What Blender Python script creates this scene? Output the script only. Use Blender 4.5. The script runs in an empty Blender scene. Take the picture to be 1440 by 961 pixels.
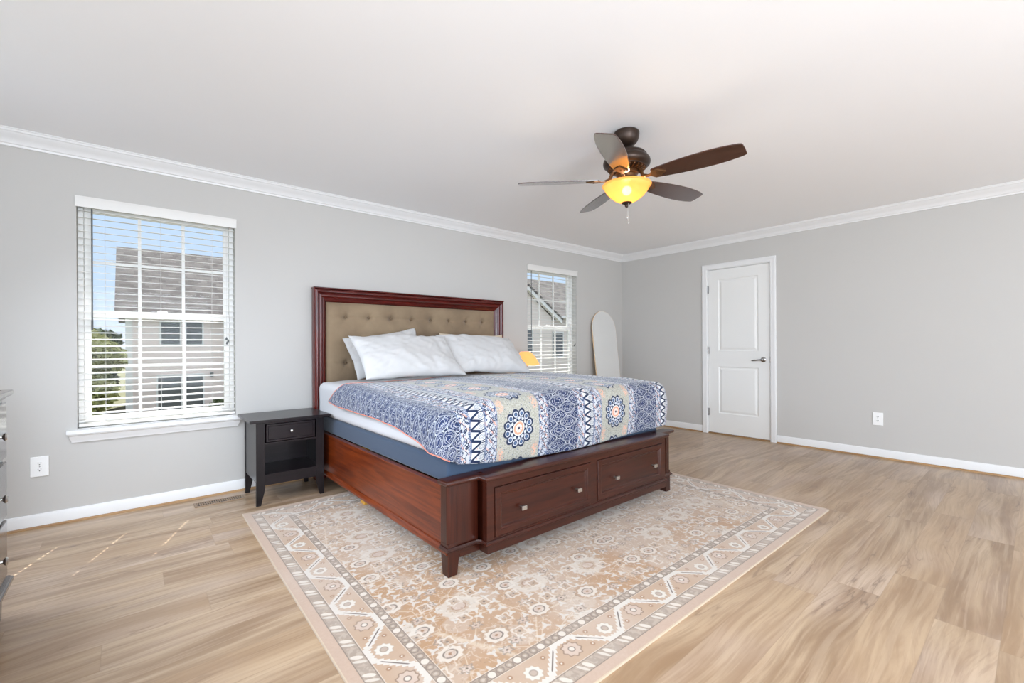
import bpy, bmesh, math, random
from mathutils import Vector, Matrix, noise
random.seed(7)
PI = math.pi
C = bpy.context.scene.collection
scene = bpy.context.scene

# ------------------------------------------------------------------ camera
CAM_H, FPX, YAW, ROLL = 1.12, 632.64, 0.7027, -0.0054
cam = bpy.data.cameras.new('camera'); co = bpy.data.objects.new('camera', cam); C.objects.link(co)
cam.sensor_fit = 'HORIZONTAL'; cam.sensor_width = 36.0; cam.lens = 36.0 * FPX / 1440
cam.shift_y = (485.82 - 480.5) / 1440
cam.clip_start = 0.02; cam.clip_end = 500
co.matrix_world = (Matrix.Translation((0, 0, CAM_H)) @ Matrix.Rotation(-YAW, 4, 'Z') @ Matrix.Rotation(PI/2, 4, 'X')
                   @ Matrix.Rotation(ROLL, 4, 'Z'))
scene.camera = co
scene.view_settings.view_transform = 'Standard'; scene.view_settings.look = 'None'
scene.view_settings.exposure = 0.22; scene.view_settings.gamma = 1.0
scene.view_settings.use_curve_mapping = False
for k, v in (('max_bounces', 12), ('diffuse_bounces', 7), ('glossy_bounces', 5), ('transparent_max_bounces', 24)):
    setattr(scene.cycles, k, v)
scene.cycles.caustics_reflective = False; scene.cycles.caustics_refractive = False
scene.cycles.sample_clamp_indirect = 6.0

# room dimensions
X0, X1, Y0, Y1, CH = -0.95, 5.571, -2.90, 4.043, 2.435
WT = 0.17                                  # wall thickness

# ------------------------------------------------------------------ sky, sun, fill lamps in added unseen windows
w = bpy.data.worlds.new('sky'); scene.world = w; w.use_nodes = True
nt = w.node_tree; nt.nodes.clear()
tc = nt.nodes.new('ShaderNodeTexCoord'); sp = nt.nodes.new('ShaderNodeSeparateXYZ')
nt.links.new(tc.outputs['Generated'], sp.inputs[0])
rp = nt.nodes.new('ShaderNodeValToRGB'); nt.links.new(sp.outputs['Z'], rp.inputs[0])
el = rp.color_ramp.elements
el[0].position = 0.0; el[0].color = (0.78, 0.86, 0.97, 1)
el[1].position = 1.0; el[1].color = (1.25, 1.3, 1.4, 1)
e = el.new(0.10); e.color = (0.60, 0.76, 0.97, 1)
e = el.new(0.22); e.color = (0.56, 0.73, 0.97, 1)
e = el.new(0.5); e.color = (1.1, 1.18, 1.3, 1)
bg = nt.nodes.new('ShaderNodeBackground'); bg.inputs[1].default_value = .95
wo = nt.nodes.new('ShaderNodeOutputWorld')
nt.links.new(rp.outputs[0], bg.inputs[0]); nt.links.new(bg.outputs[0], wo.inputs[0])

sun = bpy.data.lights.new('sun', 'SUN'); sun.energy = 8.5; sun.angle = math.radians(0.35); sun.color = (1, 0.97, 0.92)
so = bpy.data.objects.new('sun', sun); C.objects.link(so)
SUN_EL = math.radians(52)
sdir = Vector((-0.365 * math.cos(SUN_EL), -0.931 * math.cos(SUN_EL), -math.sin(SUN_EL)))
so.rotation_euler = sdir.to_track_quat('-Z', 'Y').to_euler(); so.location = (6, 12, 12)

def area(name, loc, rot, sx, sy, power, col=(1, 1, 1)):
    l = bpy.data.lights.new(name, 'AREA'); l.shape = 'RECTANGLE'; l.size = sx; l.size_y = sy; l.energy = power; l.color = col
    o = bpy.data.objects.new(name, l); C.objects.link(o); o.location = loc; o.rotation_euler = rot
    return o
# unseen windows added for fill lamps: two in front wall, one in left
FW = [(-0.7, 1.3), (2.6, 4.6)]
WZ0, WZ1 = 0.30, 2.25
LWY = (-2.3, 0.6)
FILL_COL = (0.91, 1.0, 1.115)
DWY, DWZ = (1.5, 3.5), (1.15, 2.25)          # unseen window added above the dresser for another fill lamp
for (a, b), pw in zip(FW, (158, 40)):
    area('fill_light', ((a+b)/2, Y0 + 0.01, (WZ0+WZ1)/2), (PI/2 + .10, 0, 0), b-a-.06, WZ1-WZ0-.06, pw, FILL_COL)
area('fill_light', (X0 + 0.01, sum(LWY)/2, (WZ0+WZ1)/2), (PI/2, 0, -PI/2), LWY[1]-LWY[0]-.06, WZ1-WZ0-.06, 66, FILL_COL)
a_ = area('fill_light', (X0 + 0.05, sum(DWY)/2, sum(DWZ)/2), (PI/2 - .75, 0, -PI/2), DWY[1]-DWY[0]-.06, DWZ[1]-DWZ[0]-.10, 29, (.88, 1, 1.16))
a_.data.spread = math.radians(125)
# sky portals help sample the two windows in view
for xc in (0.175, 4.117):
    p = area('sky_portal', (xc, Y1 + WT + 0.02, 1.34), (-PI/2, 0, 0), 0.9, 1.5, 1); p.data.cycles.is_portal = True

# ------------------------------------------------------------------ node expression helpers
class N:
    def __init__(s, nt, sock): s.nt = nt; s.k = sock
    def _b(s, op, o, rev=False, c=None):
        return mth(s.nt, op, *( (o, s) if rev else (s, o)))
    def __add__(s, o): return s._b('ADD', o)
    __radd__ = __add__
    def __mul__(s, o): return s._b('MULTIPLY', o)
    __rmul__ = __mul__
    def __sub__(s, o): return s._b('SUBTRACT', o)
    def __rsub__(s, o): return s._b('SUBTRACT', o, True)
    def __truediv__(s, o): return s._b('DIVIDE', o)
    def __rtruediv__(s, o): return s._b('DIVIDE', o, True)
    def __neg__(s): return s * -1.0
    def __gt__(s, o): return s._b('GREATER_THAN', o)
    def __lt__(s, o): return s._b('LESS_THAN', o)
def mth(nt, op, *a):
    n = nt.nodes.new('ShaderNodeMath'); n.operation = op
    for i, v in enumerate(a):
        if isinstance(v, N): nt.links.new(v.k, n.inputs[i])
        else: n.inputs[i].default_value = v
    return N(nt, n.outputs[0])
def f1(op):
    return lambda a: mth(a.nt, op, a)
Abs, Fr, Fl, Sin, Cos, Sq = f1('ABSOLUTE'), f1('FRACT'), f1('FLOOR'), f1('SINE'), f1('COSINE'), f1('SQRT')
def Max(a, b): return mth(a.nt, 'MAXIMUM', a, b)
def Min(a, b): return mth(a.nt, 'MINIMUM', a, b)
def At2(a, b): return mth(a.nt, 'ARCTAN2', a, b)
def Len(a, b): return Sq(a*a + b*b)
def Cl(a):
    r = a + 0.0; r.k.node.use_clamp = True; return r
def Sm(a, e0, e1):
    n = a.nt.nodes.new('ShaderNodeMapRange'); n.interpolation_type = 'SMOOTHSTEP'
    a.nt.links.new(a.k, n.inputs[0]); n.inputs[1].default_value = e0; n.inputs[2].default_value = e1
    return N(a.nt, n.outputs[0])
def Lt(a, v, s=0.002): return 1 - Sm(a, v - s, v + s)          # soft a < v
def Rg(a, v, w_, s=0.001): return Lt(Abs(a - v), w_, s)         # soft |a-v| < w
def Cell(a, p): return (Fr(a / p) - 0.5) * p                    # centred cell coordinate
def Vec(x, y, z=None):
    n = x.nt.nodes.new('ShaderNodeCombineXYZ')
    for i, v in enumerate((x, y, z)):
        if isinstance(v, N): x.nt.links.new(v.k, n.inputs[i])
        elif v is not None: n.inputs[i].default_value = v
    return N(x.nt, n.outputs[0])
def Hash(v):
    n = v.nt.nodes.new('ShaderNodeTexWhiteNoise'); n.noise_dimensions = '3D'; v.nt.links.new(v.k, n.inputs['Vector'])
    return N(v.nt, n.outputs['Value'])
def Noise(v, scale=5, detail=3, rough=.5, dist=0.0):
    n = v.nt.nodes.new('ShaderNodeTexNoise'); v.nt.links.new(v.k, n.inputs['Vector'])
    n.inputs['Scale'].default_value = scale; n.inputs['Detail'].default_value = detail
    n.inputs['Roughness'].default_value = rough; n.inputs['Distortion'].default_value = dist
    return N(v.nt, n.outputs[0])
def Vor(v, scale=5, feat='F1', rnd=1.0):
    n = v.nt.nodes.new('ShaderNodeTexVoronoi'); n.feature = feat; v.nt.links.new(v.k, n.inputs['Vector'])
    n.inputs['Scale'].default_value = scale; n.inputs['Randomness'].default_value = rnd
    return N(v.nt, n.outputs['Distance'])
def Mixc(fac, a, b):
    nt = (fac if isinstance(fac, N) else (a if isinstance(a, N) else b)).nt
    n = nt.nodes.new('ShaderNodeMix'); n.data_type = 'RGBA'
    if isinstance(fac, N): nt.links.new(fac.k, n.inputs[0])
    else: n.inputs[0].default_value = fac
    for i, v in ((6, a), (7, b)):
        if isinstance(v, N): nt.links.new(v.k, n.inputs[i])
        else: n.inputs[i].default_value = (*v, 1) if len(v) == 3 else v
    return N(nt, n.outputs[2])
def srgb(r, g, b):
    f = lambda c: (c/255/12.92) if c/255 <= .04045 else ((c/255 + .055)/1.055)**2.4
    return (f(r), f(g), f(b))

class Mat:
    """principled material with node helpers"""
    def __init__(s, name, col=(.8, .8, .8), rough=.5, metal=0, coat=0, coat_r=.1, spec=.5, sheen=0):
        s.m = bpy.data.materials.new(name); s.m.use_nodes = True; s.nt = s.m.node_tree
        s.p = s.nt.nodes['Principled BSDF']
        s.p.inputs['Base Color'].default_value = (*col, 1); s.p.inputs['Roughness'].default_value = rough
        s.p.inputs['Metallic'].default_value = metal; s.p.inputs['Coat Weight'].default_value = coat
        s.p.inputs['Coat Roughness'].default_value = coat_r; s.p.inputs['Specular IOR Level'].default_value = spec
        s.p.inputs['Sheen Weight'].default_value = sheen
    def coords(s, which='Object'):
        t = s.nt.nodes.new('ShaderNodeTexCoord'); sp = s.nt.nodes.new('ShaderNodeSeparateXYZ')
        s.nt.links.new(t.outputs[which], sp.inputs[0])
        return N(s.nt, t.outputs[which]), N(s.nt, sp.outputs[0]), N(s.nt, sp.outputs[1]), N(s.nt, sp.outputs[2])
    def col(s, v): s.nt.links.new(v.k, s.p.inputs['Base Color'])
    def rough(s, v): s.nt.links.new(v.k, s.p.inputs['Roughness'])
    def bump(s, h, strength=.2, dist=.01):
        b = s.nt.nodes.new('ShaderNodeBump'); b.inputs['Strength'].default_value = strength; b.inputs['Distance'].default_value = dist
        s.nt.links.new(h.k, b.inputs['Height']); s.nt.links.new(b.outputs[0], s.p.inputs['Normal'])

def plain(name, col, rough=.5, var=.04, scale=9, bump=0, **kw):
    m = Mat(name, col, rough, **kw); v, x, y, z = m.coords()
    n = Noise(v, scale, 3)
    a = tuple(c*(1-var) for c in col); b = tuple(min(1, c*(1+var)) for c in col)
    m.col(Mixc(n, a, b))
    if bump: m.bump(Noise(v, scale*30, 2), bump, .002)
    return m.m
def wood(name, dark, light, axis=0, rough=.3, coat=.4, scale=1.0, strength=.8):
    m = Mat(name, light, rough, coat=coat*.55, coat_r=.14, spec=.35); v, x, y, z = m.coords()
    c = [x, y, z]; st = [c[i]*(1.1 if i == axis else 22.0)*scale for i in range(3)]
    vv = Vec(*st)
    n = Noise(vv, 1.6, 6, .62, 1.2); n2 = Noise(v, 2.0, 2); fine = Noise(vv, 9, 3, .6)
    g = Sm(n, .30, .72)*strength*.75 + fine*.30 + (n2 - .5)*.6
    m.col(Mixc(Cl(g), dark, light)); m.bump(fine, .04, .002)
    return m.m

M = {}
M['wall'] = plain('wall_paint', srgb(193, 191, 187), .85, .012, 3, .03)
M['ceil'] = plain('ceiling_paint', srgb(247, 248, 249), .9, .008, 2, .03)
M['trim'] = plain('white_trim_paint', srgb(228, 228, 227), .45, .01)
M['door'] = plain('door_paint', srgb(230, 230, 227), .5, .01, 3)
M['vinyl'] = plain('white_vinyl', srgb(236, 236, 235), .4, .01)
M['slat'] = plain('blind_slat', srgb(226, 225, 221), .5, .01)
M['cord'] = plain('blind_cord', srgb(215, 215, 212), .8, .02)
M['wand'] = plain('smoky_acrylic', srgb(88, 92, 92), .2, .05)
M['shoe'] = wood('oak_shoe', srgb(140, 104, 66), srgb(188, 152, 108), 0, .5, .1)
M['shoe_y'] = wood('oak_shoe_y', srgb(140, 104, 66), srgb(188, 152, 108), 1, .5, .1)
M['nickel'] = plain('brushed_nickel', (.62, .6, .56), .3, .06, 60, metal=1)
M['chrome'] = plain('satin_chrome', (.45, .45, .45), .25, .03, 20, metal=1)
M['outlet'] = plain('outlet_plastic', srgb(240, 240, 238), .35, .01)
M['hole'] = plain('outlet_slot', (.02, .02, .02), .6, .1)
CH_D, CH_L = srgb(36, 11, 6), srgb(70, 28, 15)
M['cherry_x'] = wood('cherry_along_x', CH_D, CH_L, 0, .28, .5)
M['cherry_y'] = wood('cherry_along_y', srgb(66, 20, 7), srgb(132, 58, 22), 1, .28, .35)
M['cherry_z'] = wood('cherry_along_z', CH_D, CH_L, 2, .28, .5)
M['cherry_hb'] = wood('cherry_headboard_x', srgb(46, 10, 10), srgb(112, 34, 26), 0, .25, .6)
M['cherry_hbz'] = wood('cherry_headboard_z', srgb(46, 10, 10), srgb(112, 34, 26), 2, .25, .6)
M['esp_x'] = wood('espresso_x', srgb(12, 7, 10), srgb(30, 20, 25), 0, .3, .25)
M['esp_z'] = wood('espresso_z', srgb(10, 6, 8), srgb(25, 17, 22), 2, .3, .22)
M['pine'] = wood('raw_pine', srgb(200, 140, 50), srgb(232, 178, 84), 2, .6, 0)
M['dress'] = wood('dresser_walnut', srgb(36, 18, 14), srgb(76, 50, 42), 2, .16, .8, strength=.5)
M['dress_y'] = wood('dresser_walnut_y', srgb(36, 18, 14), srgb(76, 50, 42), 1, .16, .8, strength=.5)
M['bronze'] = plain('oiled_bronze', (.045, .028, .02), .38, .2, 20, metal=.6)
M['bronze_l'] = plain('bronze_highlight', (.18, .085, .035), .35, .25, 30, metal=.7)
M['blade'] = wood('fan_blade_walnut', srgb(44, 21, 14), srgb(84, 47, 34), 0, .22, 1.9)
M['navy'] = plain('box_spring_navy', srgb(48, 66, 88), .9, .06, 60, .15, sheen=.2)
M['sheet'] = plain('white_sheet', srgb(204, 204, 206), .9, .02, 6, .05, sheen=.1)
M['case'] = plain('pillowcase', srgb(197, 196, 195), .9, .015, 5, .05, sheen=.1)
M['cream'] = plain('cream_pillowcase', srgb(212, 196, 172), .9, .02, 5, .05, sheen=.1)
M['coral'] = plain('coral_piping', srgb(214, 132, 112), .8, .1, 40)
M['button'] = plain('button_fabric', srgb(112, 92, 70), .8, .1, 80)
M['grassx'] = plain('lawn_grass', srgb(104, 104, 76), .95, .35, .8)
M['trunk'] = plain('bark', srgb(92, 78, 64), .95, .2, 8)

# velvet-like tufted panel
m = Mat('taupe_velvet', srgb(136, 115, 90), .75, sheen=.35); v, x, y, z = m.coords()
m.col(Mixc(Sm(Noise(v, 2.2, 4, .6), .3, .7), srgb(120, 100, 77), srgb(148, 127, 100))); m.bump(Noise(v, 420, 2), .15, .001)
M['velvet'] = m.m
# mirror, whitened in place of a bright reflection; window glass
m = Mat('whitened_mirror', (.95, .95, .93), .03, metal=.55); v, x, y, z = m.coords(); m.rough(Noise(v, 3, 2)*.05 + .18); M['mirror'] = m.m
def glass():
    m = bpy.data.materials.new('window_glass'); m.use_nodes = True; nt = m.node_tree; nt.nodes.clear()
    o = nt.nodes.new('ShaderNodeOutputMaterial'); t = nt.nodes.new('ShaderNodeBsdfTransparent'); g = nt.nodes.new('ShaderNodeBsdfGlossy')
    t.inputs[0].default_value = (.955, .96, .955, 1); g.inputs['Roughness'].default_value = .02
    fr = nt.nodes.new('ShaderNodeFresnel'); fr.inputs[0].default_value = 1.18
    mx = nt.nodes.new('ShaderNodeMixShader')
    nt.links.new(fr.outputs[0], mx.inputs[0]); nt.links.new(t.outputs[0], mx.inputs[1]); nt.links.new(g.outputs[0], mx.inputs[2])
    nt.links.new(mx.outputs[0], o.inputs[0]); return m
M['glass'] = glass()
def glow(name, base, emis, strength, edge=None, cz=None):
    m = Mat(name, base, .35); m.p.inputs['Emission Color'].default_value = (*emis, 1); m.p.inputs['Emission Strength'].default_value = strength
    v, x, y, z = m.coords(); m.col(Mixc(Noise(v, 14, 3), tuple(c*.9 for c in base), base))
    return m
M['shade'] = glow('lit_lamp_shade', srgb(232, 150, 70), (1.0, .47, .16), .75).m
M['lampbase'] = plain('lamp_ceramic', srgb(226, 196, 160), .3, .04, 12)

# floor: acacia laminate, planks along X
m = Mat('acacia_laminate', (.6, .5, .4), .30, spec=.6); v, x, y, z = m.coords()
PW, PL = .182, 1.22
row = Fl((y + 10.085)/PW); off = Hash(Vec(row, row*.7, 3.1))*PL
px = (x + 20 + off)/PL; pl = Fl(px); hid = Vec(row, pl, 1.0); h = Hash(hid); h2 = Hash(Vec(pl, row, 7.3))
ly = Cell(y + 10.085, PW)
lx = Cell(x + 20 + off, PL)
fig = Sm(Noise(Vec(h*13, h2*29, 2.0), 1.0, 1), .35, .60)                      # how strongly a plank is figured
swirl = Noise(Vec(x*.95 + h*17, y*1.6 + h2*11, h*5), 1.0, 1.0, .4)
yy = y + (swirl - .5)*.42*(h2*h2*.9 + .1)
gv = Vec(x*.55 + h*23, yy*5.5 + h2*9, h*3)
grain = Noise(gv, 1.6, 6, .60, .35)
vn = Noise(Vec(x*.45 + h*9, (y + (swirl - .5)*.25)*3.4 + h2*5, h*4), 1.5, 4, .55, .1)
veins = Rg(vn, .5, .003, .006)
veinm = Sm(Noise(Vec(x*1.1 + h*5, y*3, h), 1.5, 2), .48, .60)
fine = Noise(Vec(x*3, (y + (swirl - .5)*.3)*70, h*4), 1.0, 4, .65)
band = Noise(Vec(x*.5 + h*7, yy*16 + h2*3, h*8), 1.2, 4, .6, .2)
c = Mixc(Sm(grain, .34, .68), srgb(142, 114, 86), srgb(188, 163, 134))
c = Mixc(Sm(band, .48, .74)*.42, c, srgb(146, 114, 88))
c = Mixc(Sm(Noise(Vec(x*.8 + h*31, y*2.0, h2*4), 1.4, 2), .46, .70)*.45, c, srgb(198, 178, 164))
c = Mixc(Sm(fine, .45, .62)*.34, c, srgb(136, 108, 84))
fine2 = Noise(Vec(x*1.2 + h*4, yy*42, h*9), 1.0, 3, .6, .2)
c = Mixc(Sm(fine2, .50, .60)*.22, c, srgb(208, 186, 160))
c = Mixc(veins*veinm*.70, c, srgb(98, 80, 68))
c = Mixc(Rg(vn, .5, .02, .03)*veinm*.25, c, srgb(140, 112, 90))
c = Mixc(Cl((h - .40)*.55), c, srgb(172, 140, 105))
edge = Max(Lt(PW/2 - Abs(ly), .0016, .001), Lt(PL/2 - Abs(lx), .0016, .001))
c = Mixc(edge*.22, c, srgb(120, 96, 74))
m.col(c); m.rough(.26 + grain*.10); m.bump(fine, .04, .001)
M['floor'] = m.m

# ------------------------------------------------------------------ mesh helpers
class MB:
    def __init__(s): s.v = []; s.f = []
    def add(s, vs, fs):
        k = len(s.v); s.v += [tuple(p) for p in vs]; s.f += [tuple(i + k for i in f) for f in fs]; return s
    def box(s, x0, x1, y0, y1, z0, z1):
        return s.add([(x0,y0,z0),(x1,y0,z0),(x1,y1,z0),(x0,y1,z0),(x0,y0,z1),(x1,y0,z1),(x1,y1,z1),(x0,y1,z1)],
                     [(0,3,2,1),(4,5,6,7),(0,1,5,4),(1,2,6,5),(2,3,7,6),(3,0,4,7)])
    def hexa(s, a, b):            # two quads (bottom, top)
        return s.add(list(a) + list(b), [(0,3,2,1),(4,5,6,7),(0,1,5,4),(1,2,6,5),(2,3,7,6),(3,0,4,7)])
    def prism(s, poly, axis, a, b):   # poly in the other two axes, extruded a..b
        def P(p, t):
            return {0: (t, p[0], p[1]), 1: (p[0], t, p[1]), 2: (p[0], p[1], t)}[axis]
        n = len(poly); vs = [P(p, a) for p in poly] + [P(p, b) for p in poly]
        fs = [tuple(range(n))[::-1], tuple(range(n, 2*n))] + [(i, (i+1) % n, n + (i+1) % n, n + i) for i in range(n)]
        return s.add(vs, fs)
    def lathe(s, prof, n=32, c=(0, 0, 0), cap=True):
        vs = []; fs = []
        for r, z in prof:
            for i in range(n): a = 2*PI*i/n; vs.append((c[0] + r*math.cos(a), c[1] + r*math.sin(a), c[2] + z))
        for j in range(len(prof)-1):
            for i in range(n): fs.append((j*n+i, j*n+(i+1) % n, (j+1)*n+(i+1) % n, (j+1)*n+i))
        if cap:
            fs.append(tuple(range(n))[::-1]); fs.append(tuple((len(prof)-1)*n + i for i in range(n)))
        return s.add(vs, fs)
    def tube(s, pts, r, n=8, closed=False):
        pts = [Vector(p) for p in pts]; vs = []; fs = []; m_ = len(pts)
        for j, p in enumerate(pts):
            a = pts[(j-1) % m_] if (closed or j) else p; b = pts[(j+1) % m_] if (closed or j < m_-1) else p
            t = (b - a).normalized(); up = Vector((0, 0, 1)) if abs(t.z) < .9 else Vector((1, 0, 0))
            u = t.cross(up).normalized(); q = t.cross(u)
            rr = r[j] if isinstance(r, (list, tuple)) else r
            for i in range(n): an = 2*PI*i/n; vs.append(p + u*math.cos(an)*rr + q*math.sin(an)*rr)
        for j in range(m_ if closed else m_-1):
            for i in range(n): k = (j+1) % m_; fs.append((j*n+i, j*n+(i+1) % n, k*n+(i+1) % n, k*n+i))
        if not closed: fs += [tuple(range(n))[::-1], tuple((m_-1)*n+i for i in range(n))]
        return s.add(vs, fs)
    def sweep(s, prof, path):    # prof: list of (offset-frame) points already mapped by path functions
        rows = [[f(p) for p in prof] for f in path]; n = len(prof); vs = [p for r in rows for p in r]; fs = []
        for j in range(len(rows)-1):
            for i in range(n): fs.append((j*n+i, j*n+(i+1) % n, (j+1)*n+(i+1) % n, (j+1)*n+i))
        fs += [tuple(range(n))[::-1], tuple((len(rows)-1)*n+i for i in range(n))]
        return s.add(vs, fs)
    def grid(s, fn, nu, nv):
        vs = [fn(i/nu, j/nv) for j in range(nv+1) for i in range(nu+1)]
        fs = [(j*(nu+1)+i, j*(nu+1)+i+1, (j+1)*(nu+1)+i+1, (j+1)*(nu+1)+i) for j in range(nv) for i in range(nu)]
        return s.add(vs, fs)
    def build(s, name, mat, parent=None, bevel=0, smooth=False, seg=2, fix=True):
        me = bpy.data.meshes.new(name); me.from_pydata(s.v, [], s.f); me.update()
        if fix:
            b = bmesh.new(); b.from_mesh(me); bmesh.ops.recalc_face_normals(b, faces=b.faces); b.to_mesh(me); b.free()
        me.materials.append(mat)
        o = bpy.data.objects.new(name, me); C.objects.link(o); o.parent = parent
        if smooth:
            for p in me.polygons: p.use_smooth = True
            me.set_sharp_from_angle(angle=math.radians(40)) if smooth != 'all' else None
        if bevel:
            bv = o.modifiers.new('bevel', 'BEVEL'); bv.width = bevel; bv.segments = seg; bv.limit_method = 'ANGLE'
            bv.angle_limit = math.radians(30)
        return o
def thing(name, label, cat, loc=(0, 0, 0), rz=0, group=None):
    o = bpy.data.objects.new(name, None); C.objects.link(o); o.location = loc; o.rotation_euler = (0, 0, rz); o.empty_display_size = .05
    return tag(o, label, cat, group)
def tag(o, label, cat, group=None):
    o['label'] = label; o['category'] = cat
    if group: o['group'] = group
    return o
def struct(o, label=None, cat=None):
    o['kind'] = 'structure'
    if label: o['label'] = label
    if cat: o['category'] = cat
    return o

# ------------------------------------------------------------------ room shell
def holed_wall(name, horiz, fixed, thick, a0, a1, z0, z1, holes):
    """wall with rectangular openings; horiz 'x' runs along X at y=fixed..fixed+thick"""
    xs = sorted({a0, a1} | {h[0] for h in holes} | {h[1] for h in holes}); zs = sorted({z0, z1} | {h[2] for h in holes} | {h[3] for h in holes})
    b = bmesh.new(); vd = {}
    def V(a, z, t):
        k = (round(a, 5), round(z, 5), t)
        if k not in vd:
            p = fixed + (thick if t else 0); vd[k] = b.verts.new((a, p, z) if horiz == 'x' else (p, a, z))
        return vd[k]
    solid = {}
    for i in range(len(xs)-1):
        for j in range(len(zs)-1):
            cx, cz = (xs[i]+xs[i+1])/2, (zs[j]+zs[j+1])/2
            solid[i, j] = not any(h[0] < cx < h[1] and h[2] < cz < h[3] for h in holes)
    def q(*v): b.faces.new(v)
    for (i, j), s in solid.items():
        if not s: continue
        A, B, Z0, Z1 = xs[i], xs[i+1], zs[j], zs[j+1]
        for t in (0, 1): q(V(A, Z0, t), V(B, Z0, t), V(B, Z1, t), V(A, Z1, t))
        for (di, dj, e0, e1) in ((-1, 0, (A, Z0), (A, Z1)), (1, 0, (B, Z0), (B, Z1)), (0, -1, (A, Z0), (B, Z0)), (0, 1, (A, Z1), (B, Z1))):
            if not solid.get((i+di, j+dj), False): q(V(*e0, 0), V(*e1, 0), V(*e1, 1), V(*e0, 1))
    bmesh.ops.recalc_face_normals(b, faces=b.faces)
    me = bpy.data.meshes.new(name); b.to_mesh(me); b.free(); me.materials.append(M['wall'])
    o = bpy.data.objects.new(name, me); C.objects.link(o); return struct(o)

struct(MB().box(X0-WT, X1+WT, Y0-WT, Y1+WT, -.12, 0).build('floor', M['floor']))
struct(MB().box(X0-WT, X1+WT, Y0-WT, Y1+WT, CH, CH+.12).build('ceiling', M['ceil']))
WIN = [(-0.267, 0.618), (3.672, 4.562)]; WB, WTOP = .590, 2.095
holed_wall('wall_back', 'x', Y1, WT, X0, X1, 0, CH, [(a, b, WB, WTOP) for a, b in WIN])
DY0, DY1, DZ = 2.018, 2.742, 2.052
holed_wall('wall_right', 'y', X1, WT, Y0, Y1, 0, CH, [(DY0-.012, DY1+.012, 0, DZ+.01)])
holed_wall('wall_front', 'x', Y0-WT, WT, X0, X1, 0, CH, [(a, b, WZ0, WZ1) for a, b in FW])
holed_wall('wall_left', 'y', X0-WT, WT, Y0, Y1, 0, CH, [(LWY[0], LWY[1], WZ0, WZ1), (*DWY, *DWZ)])

# crown moulding, baseboard and oak shoe along each wall
crown = [(0, CH-.092), (.010, CH-.092), (.013, CH-.080), (.020, CH-.076), (.026, CH-.062), (.040, CH-.046), (.058, CH-.034), (.066, CH-.022),
         (.074, CH-.018), (.078, CH-.008), (.084, CH-.006), (.084, CH-.0005), (0, CH-.0005)]
base = [(0, .016), (.014, .016), (.014, .070), (.011, .078), (.009, .084), (.004, .088), (0, .088)]
shoe = [(0, .0), (.020, .0), (.019, .008), (.014, .015), (0, .016)]
def run(name, prof, wall, a, b, mat):
    mb = MB()
    if wall == 'back': mb.sweep(prof, [lambda p, t=t: (t, Y1-p[0], p[1]) for t in (a, b)])
    if wall == 'front': mb.sweep(prof, [lambda p, t=t: (t, Y0+p[0], p[1]) for t in (a, b)])
    if wall == 'right': mb.sweep(prof, [lambda p, t=t: (X1-p[0], t, p[1]) for t in (a, b)])
    if wall == 'left': mb.sweep(prof, [lambda p, t=t: (X0+p[0], t, p[1]) for t in (a, b)])
    o = mb.build(name, mat, smooth=True); o.data.set_sharp_from_angle(angle=math.radians(24)); return struct(o)
n = 1
for wl, a, b in (('back', X0, X1), ('front', X0, X1), ('right', Y0, Y1), ('left', Y0, Y1)):
    run('trim_%d' % n, crown, wl, a, b, M['trim'])['label'] = 'white stepped crown moulding along the %s wall' % wl; n += 1
CAS = .062
for wl, a, b in (('back', X0, X1), ('front', X0, X1), ('left', Y0, Y1), ('right', Y0, DY0-CAS-.01), ('right', DY1+CAS+.01, Y1)):
    run('baseboard_' + wl, base, wl, a, b, M['trim'])
    run('trim_%d' % n, shoe, wl, a, b, M['shoe'] if wl in ('back', 'front') else M['shoe_y'])['label'] = 'thin oak shoe strip under the %s baseboard' % wl; n += 1

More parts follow.
